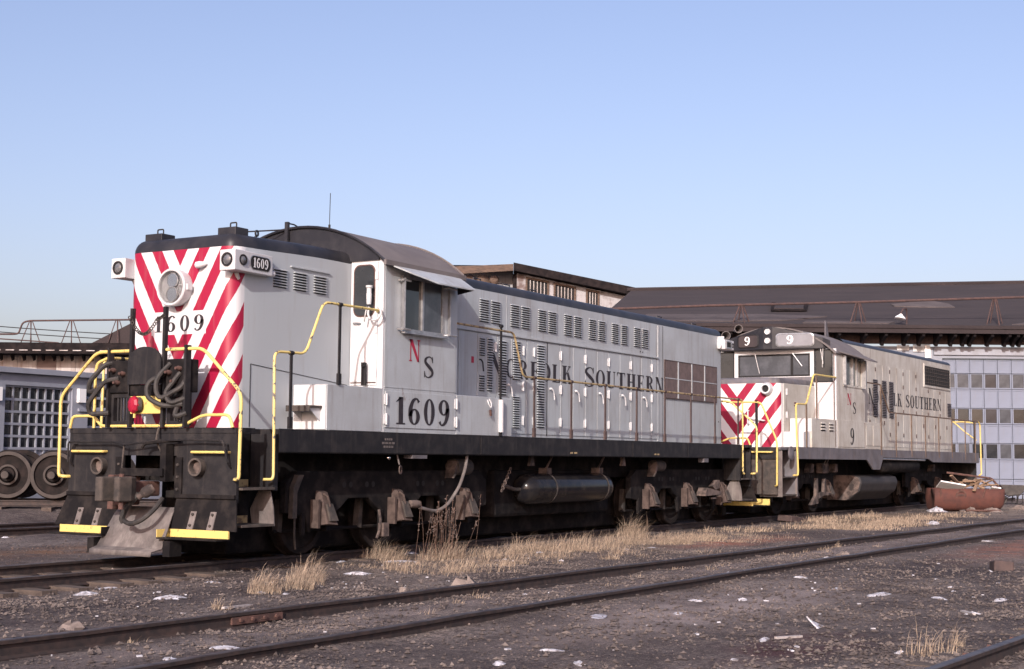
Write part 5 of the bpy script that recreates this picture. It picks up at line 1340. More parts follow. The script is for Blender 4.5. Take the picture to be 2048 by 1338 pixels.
# roof with brown sun shade
aa = math.asin(1.84/R2); n = 18
ar = [(YC+R2*math.sin(-aa+2*aa*i/n), c2+R2*math.cos(-aa+2*aa*i/n)) for i in range(n+1)]
ar_ = [(YC+(R2-.04)*math.sin(aa-2*aa*i/n), c2+(R2-.04)*math.cos(aa-2*aa*i/n)) for i in range(n+1)]
MB().prism(ar+ar_, 'x', 3.98, 6.60).build('cab_roof', 'cab_roof', L2, smooth=30)
MB().add([(4.2, YS-.02, 4.40), (6.58, YS-.02, 4.40), (6.62, YS-.34, 4.24), (5.9, YS-.36, 4.24), (4.75, YS-.20, 4.33), (4.2, YS-.02, 4.37), (6.58, YS-.02, 4.37), (6.62, YS-.34, 4.21), (5.9, YS-.36, 4.21), (4.75, YS-.20, 4.30)],
         [(0,1,2,3,4), (9,8,7,6,5), (0,5,6,1), (1,6,7,2), (2,7,8,3), (3,8,9,4), (4,9,5,0)]).build('window_awning', 'cab_roof', L2)
# prow-shaped number board housing over the windshield
pr = [(4.16, YC-1.62), (4.02, YC-1.45), (3.74, YC-.10), (3.74, YC+.16), (4.02, YC+1.45), (4.16, YC+1.62)]
zt_ = lambda y: 5.10 - .26*((y-YC)/1.5)**2*1.35
bot = [(x, y, 4.46) for x, y in pr]; top = [(x, y, zt_(y)) for x, y in pr]
k = len(pr)
MB().add(bot+top, [tuple(range(k)), tuple(range(2*k-1, k-1, -1))] + [(i, (i+1) % k, k+(i+1) % k, k+i) for i in range(k)]).build('headlight_housing', 'roof_black', L2, bev=.02)
def band(p, q, t, z, d):
    p, q = Vector((*p, 0)), Vector((*q, 0)); v = p.lerp(q, t); nn = Vector((-(q-p).y, (q-p).x, 0)).normalized()
    if nn.x > 0: nn = -nn
    return v + nn*d + Vector((0, 0, z))
for a, b, m_, lm_, rng in ((pr[2], pr[1], 'stripe_grey', 'letter_white', (.10, .80)), (pr[3], pr[4], 'board_brown', 'letter_white', (.14, .62))):
    if m_ not in M: mat('stripe_grey', (0.18, 0.187, 0.215), (0.15, 0.155, 0.18), 4, rough=0.3)
    R4 = rrect(rng[0], rng[1], 4.55, 4.87, .07)
    nb = MB().add([band(a, b, t, z, .012) for t, z in R4], [tuple(range(len(R4)))]).build('number_board', m_, L2)
    R5 = rrect(rng[0]-.03, rng[1]+.03, 4.52, 4.90, .09); kk = len(R4)
    MB().add([band(a, b, t, z, .006) for t, z in R5]+[band(a, b, t, z, .022) for t, z in R4], [(i, (i+1) % kk, kk+(i+1) % kk, kk+i) for i in range(kk)]).build('bezel', 'aluminium' if m_ == 'stripe_grey' else 'black_paint', nb)
    mid = (rng[0]+rng[1])/2 - (.10 if m_ == 'stripe_grey' else -.02)
    u = (band(a, b, 1, 0, 0)-band(a, b, 0, 0, 0)); u.normalize()
    if u.y > 0: u = -u
    text('number', '9', band(a, b, mid, 4.60, .02)-u*.09, u, (0, 0, 1), .24, .19, lm_, nb)
for z in (4.95, 4.70):
    MB().lathe([(.0, .01), (.035, .03), (.065, .05), (.075, .05), (.085, .0)], (3.735, YC+.03, z), (-1, 0, 0), 18).build('headlight', 'lamp_glass', L2, smooth=50)
for x, y, z, r_ in ((4.55, 1.50, 5.12, .12), (4.35, 1.80, 4.92, .13)):
    MB().tor([(r_, -.30), (r_*.55, 0), (.05, .35), (.03, .35), (r_*.45, .0), (r_*.88, -.30)], (x, y, z), (.8, .5, 0), 18).build('air_horn', 'cab_roof', L2, smooth=50)
MB().prism([(6.2, 4.98), (6.5, 4.98), (6.42, 5.12), (6.28, 5.42), (6.22, 5.44)], 'y', YC-.75, YC-.72).build('roof_fin', 'sill_grey', L2)
# --- long hood
h2 = shift(shell('long_hood', L2, 'weathered_grey', outline(6.49, 17.88, NW, .10), 1.76, lambda x: 4.80))
shift(cap('long_hood_roof', L2, 'roof_black', 6.49, 17.88, NW, .10, lambda x: 4.80, .20, .14, .04))
lv = louver_mesh(.43, 1.13, 22, 'sill_grey')
for x in (9.09, 9.95, 10.66):
    put('louver', lv, L2, (x, YN-.020, 2.765))
put('louver', louver_mesh(.5, .47, 9, 'sill_grey'), L2, (17.28, YN-.012, 2.99))
g2 = MB().box(14.55, 17.60, YN-.02, YN-.001, 3.98, 4.62).build('radiator_grille', 'dark', L2)
for i in range(5):
    MB().box(14.55, 17.60, YN-.034, YN-.021, 4.05+.12*i, 4.075+.12*i).build('grille_bar', 'grimy_steel', g2)
for i in range(13):
    MB().box(14.72+.235*i, 14.735+.235*i, YN-.038, YN-.0345, 3.98, 4.62).build('grille_bar', 'grimy_steel', g2)
MB().perf(14.48, 17.67, 3.91, 4.69, [(14.55, 17.60, 3.98, 4.62)], YN-.03, YN-.001, fnS).build('grille_frame', 'weathered_grey', g2)
for i in range(14):
    x = 7.95+.70*i
    z1 = 4.36 if x < 14.2 else 3.85
    MB().box(x+.01, x+.69, YN-.011, YN-.001, 1.86, z1).build('hood_door', 'weathered_grey', L2, bev=.004)
    if i % 2 == 0:
        for z in (2.25, 3.0, 3.78, 4.2):
            if z < z1-.05:
                put('hinge', rust_hinge if 'rust_hinge' in globals() else globals().setdefault('rust_hinge', MB().cyl((0, -.012, -.06), (0, -.012, .06), .012, 6).box(-.022, .022, -.008, 0, -.05, .05).mesh('hinge', 'stanchion_brown')), L2, (x, YN-.012, z))
    else:
        put('latch', globals().setdefault('rust_latch', MB().box(-.012, .012, -.03, 0, -.06, .06).mesh('latch', 'stanchion_brown')), L2, (x+.10, YN-.012, 2.6))
text('lettering', 'NORFOLK', (8.67, YN-.018, 3.16), (1, 0, 0), (0, 0, 1), .40, 3.32, 'letter_black', L2, 1.18, .09)
text('lettering', 'SOUTHERN', (12.40, YN-.018, 3.16), (1, 0, 0), (0, 0, 1), .40, 4.10, 'letter_black', L2, 1.0, .09)
text('lettering', 'N', (4.97, YS-.006, 2.96), (1, 0, 0), (0, 0, 1), .32, .35, 'letter_red', L2)
text('lettering', 'S', (5.42, YS-.006, 2.73), (1, 0, 0), (0, 0, 1), .32, .28, 'letter_black', L2)
text('number', '9', (5.14, YS-.022, 1.87), (1, 0, 0), (0, 0, 1), .46, .34, 'letter_black', L2)
# lower cabinets, stepped at the front
MB().box(2.20, 4.09, YS, -.97, 1.76, 2.52).build('side_cabinet', 'weathered_grey', L2, bev=.01)
MB().box(2.185, 2.197, YS+.01, -.98, 2.17, 2.51).build('sunlit_cabinet_face', 'white_and_sunlit_paint', L2)  # whitened sheet paints sunlight onto the cabinet's front
MB().box(1.72, 2.18, YS+.05, -.97, 1.76, 2.16).build('step_box', 'white_and_sunlit_paint', L2, bev=.01)
MB().box(4.17, 6.47, YS-.014, YS-.001, 1.80, 2.53).build('cabinet_door', 'weathered_grey', L2, bev=.005)
MB().box(6.515, 8.0, YS, -.97, 1.76, 2.53).build('side_cabinet', 'weathered_grey', L2, bev=.01)
for a, b in ((6.56, 7.12), (7.18, 7.92)):
    MB().box(a, b, YS-.012, YS-.001, 1.86, 2.44).build('cabinet_door', 'weathered_grey', L2, bev=.004)
lv3 = louver_mesh(.32, .24, 3, 'weathered_grey')
for x in (2.86, 3.5):
    put('louver', lv3, L2, (x, YS-.002, 2.20))
for x in (3.98, 6.42, 7.95):
    MB().box(x-.012, x+.012, YS-.02, YS-.0141, 1.8, 2.5).build('rust_seam', 'rust', L2)
# --- frame
sp_ = [(1.15, 1.76), (19.0, 1.75), (19.0, 1.39), (13.2, 1.41), (12.7, 1.51), (8.05, 1.53), (7.74, 1.18), (7.11, 1.18), (6.57, 1.46), (1.15, 1.46)]
MB().prism(sp_, 'y', YS-.02, YS+.02).build('side_sill', 'sill_grey', L2)
MB().prism(sp_, 'y', 2*YC-YS-.02, 2*YC-YS+.02).build('side_sill', 'sill_grey', L2)
MB().box(.05, 19.1, YS+.03, 2*YC-YS-.03, 1.68, 1.745).build('deck', 'sill_grey', L2)
MB().box(.6, 18.6, YC-.9, YC+.9, 1.0, 1.67).build('underframe', 'dusty_black', L2)
MB().box(1.0, 18.3, YC-.58, YC+.58, .06, .995).build('underside_blocker', 'dusty_black', L2, bev=.05)  # added dark box blocking the view through to bright ground
# front plate, steps and rails
MB().box(-.02, .03, YC-1.70, YC+1.70, .58, 1.74).build('pilot_plate', 'grimy_steel', L2)
MB().box(-.06, -.021, YC-1.70, YC+1.70, 1.45, 1.74).build('pilot_plate', 'black_paint', L2)
for sg in (-1, 1):
    y = lambda v: YC+sg*v
    MB().tube([(-.06, y(1.60), 1.62), (-.14, y(1.60), 1.62), (-.14, y(.95), 1.62), (-.06, y(.95), 1.62)], .022, 8, .03).build('grab_iron', 'yellow', L2, smooth=True)
    MB().tube([(-.02, y(1.66), .79), (-.10, y(1.73), .80), (-.10, y(1.74), 1.88), (-.10, y(1.32), 2.85), (-.10, y(.40), 2.86)], .024, 8, .12).build('end_hand_rail', 'yellow', L2, smooth=True)
    MB().box(-.12, -.06, y(1.20)-.025, y(1.20)+.025, 1.74, 2.90).build('stanchion', 'black_paint', L2)
    fb = MB().box(-.40, -.10, min(y(.5), y(1.55)), max(y(.5), y(1.55)), .30, .32).build('footboard', 'dusty_black', L2)
    MB().box(-.14, -.11, min(y(.5), y(1.55)), max(y(.5), y(1.55)), .321, .47).build('toe_guard', 'yellow', fb)
    for z in (.56, 1.0):
        MB().box(.12, 1.10, min(y(1.2), y(1.79)), max(y(1.2), y(1.79)), z-.015, z+.015).build('step', 'grimy_steel', L2)
    MB().box(.10, .115, min(y(1.2), y(1.79)), max(y(1.2), y(1.79)), .52, 1.66).build('step_hanger', 'dust_grey', L2)
    MB().box(1.08, 1.14, min(y(1.2), y(1.80)), max(y(1.2), y(1.80)), .52, 1.66).build('step_hanger', 'sill_grey', L2)
MB().lathe([(.17, 0), (.17, .03), (.10, .05), (0, .06)], (.62, YS-.02, 1.60), (0, -1, 0), 18).build('flag_disc', 'sill_grey', L2, smooth=True)
cpl = MB().box(-.55, .05, YC-.12, YC+.12, .86, 1.06).build('coupler', 'rust', L2, bev=.02)
MB().box(-.80, -.52, YC-.2, YC+.2, .80, 1.12).build('knuckle', 'grimy_steel', cpl, bev=.05)
for yy in (YS, 2*YC-YS):
    sgn = -1 if yy < 0 else 1
    MB().tube([(.90, yy+.02, 1.05), (1.02, yy+sgn*.05, 1.05), (1.05, yy+sgn*.05, 1.12), (1.05, yy, 2.85), (1.80, yy, 2.86), (2.35, yy, 3.66), (4.05, yy, 3.67)], .024, 8, .12).build('hand_rail', 'yellow', L2, smooth=True)
    MB().tube([(6.55, yy, 3.66), (7.9, yy, 3.66), (8.72, yy, 2.87), (19.0, yy, 2.86)], .022, 8, .10).build('hand_rail', 'rust_rail' if 'rust_rail' in M else (mat('rust_rail', (.17, .115, .08), (.10, .065, .05), 6, rough=.8) and 'rust_rail'), L2, smooth=True)
    MB().tube([(19.0, yy, 2.86), (19.17, yy+sgn*.03, 2.78), (19.18, yy+sgn*.05, 1.0), (19.05, yy, .95)], .026, 8, .10).build('hand_rail', 'yellow', L2, smooth=True)
    for x, z0, z1 in ((1.76, 1.745, 2.86), (2.52, 2.52, 3.66), (7.9, 1.60, 3.66), (9.33, 1.56, 2.86), (10.9, 1.56, 2.86), (12.4, 1.56, 2.86), (13.92, 1.56, 2.86), (15.5, 1.55, 2.86), (17.2, 1.50, 2.86), (18.55, 1.45, 2.86)):
        MB().box(x-.03, x+.03, yy-.03 if sgn < 0 else yy+.005, yy-.005 if sgn < 0 else yy+.03, z0, z1).build('stanchion', 'rust_rail', L2)
# rear end rail and post
MB().tube([(19.15, YS+.1, 2.80), (19.15, YS+.45, 2.86), (19.15, YC+.4, 2.86)], .024, 8, .1).build('end_hand_rail', 'yellow', L2, smooth=True)
MB().tube([(19.15, YS+.9, 2.86), (19.16, YS+.5, 2.5), (19.16, YS+.1, 2.2)], .024, 8, .1).build('end_hand_rail', 'yellow', L2, smooth=True)
MB().box(19.0, 19.06, YS+.10, YS+.16, 1.45, 2.9).build('stanchion', 'black_paint', L2)
MB().box(18.98, 19.06, YC-1.7, YC+1.7, .6, 1.74).build('pilot_plate', 'black_paint', L2)
# tanks and trucks
tp = [(YC-1.60, .97), (YC-1.66, .80), (YC-1.58, .55), (YC-1.25, .30), (YC+1.25, .30), (YC+1.58, .55), (YC+1.66, .80), (YC+1.60, .97), (YC+1.4, 1.02), (YC-1.4, 1.02)]
tk = MB().prism(tp, 'x', 6.55, 9.95).build('fuel_tank', 'tank_dark', L2, bev=.05)
MB().prism([(YC+(y-YC)*.97, .66+(z-.66)*.97) for y, z in tp], 'x', 6.53, 6.549).build('sunlit_tank_end', 'dust_brown', tk)  # paler brown sheet paints the sun on the tank's front end
MB().lathe([(0, -.1), (.15, -.06), (.2, 0), (.2, 3.6), (.15, 3.66), (0, 3.7)], (8.4, YS+.25, 1.28), (1, 0, 0), 18).build('air_reservoir', 'dusty_black', L2, smooth=50)
MB().cyl((8.1, YS+.02, 1.49), (12.4, YS+.02, 1.47), .03, 8).build('air_pipe', 'aluminium', L2)
truck(L2, 3.4, [2.15, 4.85], YC, .52, 1.16)
truck(L2, 14.4, [13.1, 15.8], YC, .52, 1.16)
bw = MB().box(4.0, 4.5, YC-1.42, YC-1.22, 1.08, 1.36).build('air_valve', 'dust_brown', L2, bev=.03)
for x in (4.12, 4.32):
    MB().cyl((x, YC-1.40, 1.30), (x+.02, YC-1.60, 1.72), .016, 6).build('air_pipe', 'dust_grey', bw)
for x in (3.1, 5.0, 14.6):
    MB().prism([(x, 1.10), (x+.14, 1.34), (x+.32, 1.34), (x+.30, 1.10)], 'y', YC-1.40, YC-1.2).build('brake_cylinder', 'dust_brown', L2, bev=.03)
MB().prism([(3.05, .25), (3.45, .50), (3.5, .95), (3.58, .95), (3.60, .55), (4.05, .58), (4.1, .92), (4.2, .95), (4.22, .60), (4.7, .52), (4.0, .48), (3.6, .40), (3.6, .28)], 'y', YC-1.44, YC-1.36).build('spring_plank', 'dust_brown', L2)
# ------------------------------------------------------------------ scrap bin, wheelbarrow and yard odds and ends
RB = empty('scrap_bin', W_(14.5, 47, -.14), RA, 'rusty red half-tank scrap bin heaped with broken wood', 'bin')
n = 12
def binrow(x, k):       # half-cylinder trough section at x, k scales the section
    P = []
    for i in range(n+1):
        a = PI + PI*i/n
        ca, sa = math.cos(a), math.sin(a)
        P.append((x, .55*k*math.copysign(abs(ca)**.55, ca), .72 - .71*k*abs(sa)**.55))
    return P
secs = [(-1.10, .0), (-1.12, .95), (-1.02, .99), (-.7, 1.0), (.6, 1.0), (.85, .99), (1.02, .93), (1.12, .78), (1.16, .5), (1.17, 0.0)]
vs = []; 
for x, k in secs: vs += binrow(x, max(k, .02))
fs = [(j*(n+1)+i, j*(n+1)+i+1, (j+1)*(n+1)+i+1, (j+1)*(n+1)+i) for j in range(len(secs)-1) for i in range(n)]
q = MB().add(vs, fs); bo = q.build('shell', 'bin_rust', RB, smooth=40)
so = bo.modifiers.new('s', 'SOLIDIFY'); so.thickness = .02
for x, t in ((-.92, -.02), (.12, .35)):
    P = [(x + t*(1-i/8), -.565*math.cos(PI*.5*i/8*.9), .72-.715*math.sin(PI*.5*i/8*.9)) for i in range(9)]
    MB().tube(P, .022, 6).build('strap', 'rust', RB)
MB().ring((-.30, -.552, .52), (0, -1, -.3), .17, .12, .012, 24).build('emblem', 'rust', RB)
MB().box(-.42, -.18, -.565, -.548, .50, .55).build('emblem', 'rust', RB)
MB().tube([(-.55, .1, 1.22), (.86, .05, 1.05), (1.02, -.1, .82), (1.08, -.2, .70)], .035, 6, .05).build('handle_bar', 'rust', RB)
rw = random.Random(21)
for i in range(16):
    o = MB().obox((0, 0, 0), (rw.uniform(.4, 1.0), rw.uniform(.04, .12), rw.uniform(.02, .05))).build('broken_plank', 'scrap_wood')
    o.location = RB.matrix_basis @ Vector((rw.uniform(-.45, .75), rw.uniform(-.3, .3), rw.uniform(.76, 1.02)))
    o.rotation_euler = (rw.uniform(-.5, .5), rw.uniform(-.45, .45), RA+rw.uniform(-1.2, 1.2))
    tag(o, 'broken brown plank piled in the rusty scrap bin', 'plank', 'broken wood in the scrap bin')
for loc, size, lab in (((-.52, -.25, .80), (.8, .45, .04), 'white board sticking out at the left of the scrap bin'), ((.86, -.30, .72), (.30, .25, .04), 'white board hanging over the right end of the scrap bin')):
    o = MB().obox((0, 0, 0), size).build('white_board', 'stripe_white')
    o.location = RB.matrix_basis @ Vector(loc); o.rotation_euler = (-.45, .16, RA); tag(o, lab, 'board')
WB = empty('wheelbarrow', W_(18.7, 55, -.13), RA, 'dark steel wheelbarrow parked by the roundhouse door', 'wheelbarrow')
tray = MB(); B0 = [(-.50, -.32, .72), (.50, -.36, .70), (.50, .36, .70), (-.50, .32, .72)]; B1 = [(-.26, -.2, .34), (.22, -.22, .32), (.22, .22, .32), (-.26, .2, .34)]
tray.add(B0+B1, [(4,5,6,7), (0,1,5,4), (1,2,6,5), (2,3,7,6), (3,0,4,7)])
o = tray.build('tray', 'galv', WB); o.modifiers.new('s', 'SOLIDIFY').thickness = .02
MB().tor([(.17, -.04), (.19, 0), (.17, .04), (.12, .03), (.12, -.03)], (-.36, 0, .17), (0, 1, 0), 20).build('wheel', 'rubber', WB, smooth=True)
for y in (-.24, .24):
    MB().tube([(-.38, y*.2, .17), (-.1, y*.8, .32), (.4, y, .40), (.95, y*1.2, .62)], .022, 6).build('handle', 'wire_black', WB)
    MB().tube([(.12, y, .34), (.10, y*1.1, .05), (.18, y*1.1, .01), (.30, y*1.1, .05), (.34, y, .38)], .02, 6).build('leg', 'wire_black', WB)

def chunk(name, x, y, sx, sy, sz, matn, seed, lab, cat, group=None, rz=0.0):
    r = random.Random(seed); n = 9; vs = []
    rings = [(1.0, -.1), (.92, .35), (.55, .8), (.0, 1.0)]
    for k, (rr, h) in enumerate(rings):
        for i in range(n):
            a = 2*PI*i/n
            j = r.uniform(.68, 1.2)
            vs.append((sx*rr*j*math.cos(a), sy*rr*j*math.sin(a), sz*h*r.uniform(.5, 1.3)))
    fs = [(k*n+i, k*n+(i+1) % n, (k+1)*n+(i+1) % n, (k+1)*n+i) for k in range(3) for i in range(n)]
    o = MB().add(vs, fs).build(name, matn, None, smooth=25)
    o.location = (x, y, gz(x, y)); o.rotation_euler = (0, 0, rz if rz else r.uniform(0, PI))
    return tag(o, lab, cat, group)
# larger pale scraps that can be told apart
for i, (x, y, sx, sy, sz, lab) in enumerate([
    (-2.69, -2.97, .24, .15, .05, 'largest pale lump of ash left of the dry grass tufts'),
    (-2.78, -1.81, .17, .11, .05, 'pale lump beside the exposed tie ends at left'),
    (-1.92, -1.22, .30, .10, .025, 'white strip lying across a tie end at left'),
    (-.75, -1.84, .15, .08, .02, 'white scrap just right of the exposed tie ends'),
    (1.28, -2.56, .24, .12, .05, 'crumpled white paper between the dry grass tufts'),
    (2.80, -1.11, .11, .07, .04, 'bright white scrap at the edge of the locomotive shadow'),
    (5.0, -.75, .28, .16, .07, 'big crumpled white rag beside the tall dry weed'),
    (3.61, -1.61, .30, .13, .03, 'flat white scrap under the tall dry weed'),
    (7.30, -6.94, .17, .10, .08, 'white rag beside the near rail of the siding'),
    (2.35, -9.17, .32, .09, .04, 'long white scrap in the open cinders at right'),
    (3.01, -8.47, .22, .08, .03, 'white scrap behind the long one in the open cinders'),
    (2.45, -9.84, .18, .06, .03, 'white scrap right of the long one in the open cinders'),
    (2.72, -10.45, .17, .07, .04, 'white scrap near the right edge of the photo'),
    (-5.83, -6.50, .16, .09, .03, 'white scrap against the near siding rail in the foreground'),
    (-6.42, -6.52, .10, .06, .03, 'small white scrap at the bottom edge beside the siding'),
    (-1.54, -7.54, .34, .10, .012, 'flat whitish ash patch in front of the siding'),
    (22.4, -4.65, .25, .14, .10, 'white rag lying behind the siding at right'),
    (15.3, -7.4, .32, .10, .03, 'whitish scrap right of the siding near the right edge')]):
    chunk('white_scrap', x, y, sx*.85, sy*.8, sz*.7, 'litter', 100+i, lab, 'scrap')
small = [(14.6, 19.1), (16.9, 20.5), (14.2, 17.4), (12.3, 15.8), (4.25, 7.7), (-2.55, -.77), (-1.65, -3.36), (-1.49, -3.57), (-1.46, -4.96), (-3.11, -6.55), (-4.04, -8.39), (-4.52, -8.9), (-4.93, -8.43), (-.9, -8.1), (.38, -7.76), (3.71, -6.78),
         (8.2, -3.1), (6.58, -2.31), (5.36, -3.37), (4.9, -2.64), (9.0, -3.2), (4.15, -7.59), (4.05, -9.58), (-2.3, -9.54), (.35, -7.77), (.83, -8.1), (-2.5, -10.78), (1.0, -10.55), (7.16, -9.36)]
rs = random.Random(5)
def zone(x, y):
    if y > 10: return 'small white scrap lying on the ground near the wheelsets', 'scraps by the wheelsets'
    if y > -1: return 'small white scrap beside the main track at left', 'scraps by the main track'
    if y > -5.2: return 'small white scrap in the strip between the main track and the siding', 'scraps behind the siding'
    if y > -7.2: return 'small white scrap close to the siding rails', 'scraps by the siding'
    return 'small white scrap on the open cinders in front of the siding', 'scraps on the open cinders'
for i, (x, y) in enumerate(small):
    lab, grp = zone(x, y)
    chunk('white_scrap', x, y, rs.uniform(.05, .12), rs.uniform(.03, .06), rs.uniform(.012, .03), 'litter', 200+i, lab, 'scrap', grp)
lb = MB()
for i in range(90):
    k_ = rs.choice([(-2, -8.4, 2.8, 1.0), (2, -8.8, 3.0, 1.0), (-1.5, -3.2, 2.0, .6), (4, -2.6, 3, .6), (-3, -5.9, 4, 1.5)])
    x, y = rs.gauss(k_[0], k_[2]), min(-1.3, rs.gauss(k_[1], k_[3])); a = rs.uniform(0, PI); s_ = rs.uniform(.008, .03)
    lb.obox((x, y, gz(x, y)+.006), (s_*2, s_, .012), Matrix.Rotation(a, 3, 'Z') @ Matrix.Rotation(rs.uniform(-.3, .3), 3, 'X'))
tag(lb.build('litter_bits', 'litter'), 'tiny pale bits of litter sprinkled over the cinders', 'litter', None, 'stuff')
for i, (x, y, sx, sy, sz, lab) in enumerate([(-1.19, -4.96, .075, .07, .13, 'rounded tan stone inside the siding by its far rail'), (-.01, -5.05, .22, .14, .15, 'flat tan slab leaning on the far siding rail'), (-5.10, -4.07, .15, .11, .07, 'tan lump of slag behind the siding at left'), (8.34, -6.86, .14, .11, .08, 'tan stone beside the white rag by the siding'), (-1.23, -.62, .07, .07, .16, 'upright tan wedge against the near rail of the main track')]):
    chunk('stone', x, y, sx, sy, sz, 'stone', 60+i, lab, 'stone')
for x, y, rz, sz_, lab in ((7.61, -9.43, .4, (.38, .28, .16), 'dark rusty iron block in the cinders at right'), (21.6, -1.28, -.1, (.95, .4, .16), 'rusty iron plate lying in the grass by the far locomotive')):
    o = MB().obox((0, 0, .05), sz_).build('iron_block', 'stanchion_brown', None, bev=.02); o.location = (x, y, gz(x, y)); o.rotation_euler = (.06, .1, rz); tag(o, lab, 'scrap iron')
o = MB().add([(-.10, -.06, 0), (.15, -.03, .0), (-.01, .06, .07), (-.10, .05, .11), (-.10, -.05, -.01), (.15, -.02, -.01), (-.01, .07, .06), (-.10, .06, .10)], [(0,1,2,3), (7,6,5,4), (0,4,5,1), (1,5,6,2), (2,6,7,3), (3,7,4,0)]).build('sheet_scrap', 'litter')
o.location = (-1.12, -9.6, gz(-1.12, -9.6)); tag(o, 'bent triangular piece of pale sheet metal in the foreground cinders', 'scrap')
for x, y, l, rz, lab in ((-2.08, -9.68, .34, -.35, 'thin pale lath lying in the foreground cinders'), (-2.9, -5.0+.9, .5, .1, 'thin grey stick behind the far siding rail at left'), (1.0, -10.5, .45, .5, 'pale lath near the bottom right rail')):
    o = MB().obox((0, 0, .012), (l, .035, .02)).build('wood_lath', 'panel_white'); o.location = (x, y, gz(x, y)+.005); o.rotation_euler = (0, .03, rz); tag(o, lab, 'lath')
for i, (s_, d_, lab) in enumerate(((14.0-.6, 46.3, 'white scrap heap under the left end of the scrap bin'), (14.4, 46.2, 'pale rubble in front of the scrap bin'), (15.1, 46.2, 'pale rubble under the right half of the scrap bin'), (17.0, 49, 'sunlit sand heap right of the scrap bin'))):
    p = W_(s_, d_); chunk('rubble_heap', p.x, p.y, .5 if i == 3 else .32, .25, .14, 'stone' if i else 'litter', 80+i, lab, 'rubble')
p = W_(14.7, 46.0); o = MB().bar((-.5, 0, .06), (.6, .1, .05), .12, .05).build('rusty_bar', 'rust'); o.location = (p.x, p.y, gz(p.x, p.y)); o.rotation_euler = (0, 0, RA); tag(o, 'rusty bar lying in front of the scrap bin', 'scrap iron')

# ------------------------------------------------------------------ dry grass and weeds
def blades(seed, spots, n, h0, h1, spread, lean=.62, wd=.003, wind=(.46, -.05)):
    n = int(n*1.25)
    r = random.Random(seed); vs, fs = [], []
    for k in range(n):
        cx, cy, rad, hk = spots[r.randrange(len(spots))]
        a, d = r.uniform(0, 2*PI), rad*math.sqrt(r.random())
        x, y = cx+d*math.cos(a), cy+d*math.sin(a)
        h = (h0*.5+(h1*1.08-h0*.5)*r.random()**1.5)*hk*(1.15-.65*d/max(rad, .01))
        z = gz(x, y)-.01
        lx, ly = r.gauss(wind[0], .25)*lean*h*1.6 + .25*lean*math.cos(a)*h, r.gauss(wind[1], .25)*lean*h*1.6 + .25*lean*math.sin(a)*h
        b = r.uniform(0, PI); w_ = wd*r.uniform(.6, 1.3); ux, uy = math.cos(b)*w_, math.sin(b)*w_
        i = len(vs)
        vs += [(x-ux, y-uy, z), (x+ux, y+uy, z), (x+lx*.22-ux*.8, y+ly*.22-uy*.8, z+h*.45), (x+lx*.22+ux*.8, y+ly*.22+uy*.8, z+h*.45), (x+lx*.6-ux*.5, y+ly*.6-uy*.5, z+h*.8), (x+lx*.6+ux*.5, y+ly*.6+uy*.5, z+h*.8), (x+lx*1.15, y+ly*1.15, z+h*.98)]
        fs += [(i, i+1, i+3, i+2), (i+2, i+3, i+5, i+4), (i+4, i+5, i+6)]
    return vs, fs
def grass(name, seed, spots, n, h0, h1, lab, cat, group=None, kind=None, matn='grass_dry', **k):
    vs, fs = blades(seed, spots, n, h0, h1, 0, **k)
    me = bpy.data.meshes.new(name); me.from_pydata(vs, [], fs); me.materials.append(M[matn])
    o = bpy.data.objects.new(name, me); col.objects.link(o)
    return tag(o, lab, cat, group, kind)
grass('grass_tuft', 1, [(-1.62, -3.38, .20, 1), (-1.45, -3.2, .14, 1.1)], 330, .14, .36, 'dry grass tuft nearest the striped locomotive, left of the pair', 'grass tuft')
grass('grass_tuft', 2, [(-.95, -3.3, .22, .9), (-.5, -3.05, .26, 1), (-.1, -2.75, .24, 1), (.3, -2.5, .2, 1.1)], 700, .14, .38, 'larger dry grass tuft right of the first one in the foreground', 'grass tuft')
grass('grass_tuft', 3, [(3.7, -1.15, .30, 1), (4.1, -1.05, .28, 1)], 520, .16, .36, 'dry grass tuft at the shadow edge left of the tall weed', 'grass tuft')
grass('grass_tuft', 4, [(12.0, -1.35, .32, 1)], 420, .25, .52, 'leaning dry grass tuft beside the rear truck', 'grass tuft')
grass('grass_tuft', 5, [(-2.6, -10.95, .16, 1), (-2.3, -11.1, .14, .9), (-1.9, -11.1, .06, 1)], 120, .14, .34, 'thin dry grass tuft by the rail in the bottom right corner', 'grass tuft')
grass('grass_tuft', 6, [(-3.1, -4.05, .12, .8)], 60, .10, .22, 'sparse dry sprig in the cinders left of centre', 'grass tuft')
sw = []
rg = random.Random(77)
for i in range(46):
    x = rg.uniform(1.6, 13.2); sw.append((x, -3.1+.06*(x-5)+rg.gauss(0, .42)+.3*sstep(5, 9, x), rg.uniform(.10, .34), rg.uniform(.5, 1.15)))
for i in range(24):
    x = rg.uniform(5.2, 11.0); sw.append((x, -2.0+rg.gauss(0, .22), rg.uniform(.2, .4), rg.uniform(.9, 1.3)))
for i in range(12):
    x = rg.uniform(10.0, 12.6); sw.append((x, -2.95+rg.gauss(0, .18), rg.uniform(.2, .45), rg.uniform(.8, 1.1)))
grass('dry_grass', 11, sw, 6500, .08, .27, 'strip of dry straw-coloured grass between the locomotive and the siding', 'grass', None, 'stuff')
sw = []
for i in range(150):
    x = rg.uniform(2.0, 14.5); sw.append((x, -2.55-.02*(x-5)+rg.gauss(0, .62), rg.uniform(.15, .4), rg.uniform(.4, 1.0)))
grass('dry_grass', 15, sw, 7500, .04, .16, 'low matted straw between the locomotive and the siding', 'grass', None, 'stuff', lean=.9)
sw = []
for i in range(60):
    x = rg.uniform(15, 30); sw.append((x, -2.2-.11*(x-15)+rg.gauss(0, .5), rg.uniform(.2, .6), rg.uniform(.5, 1.0)))
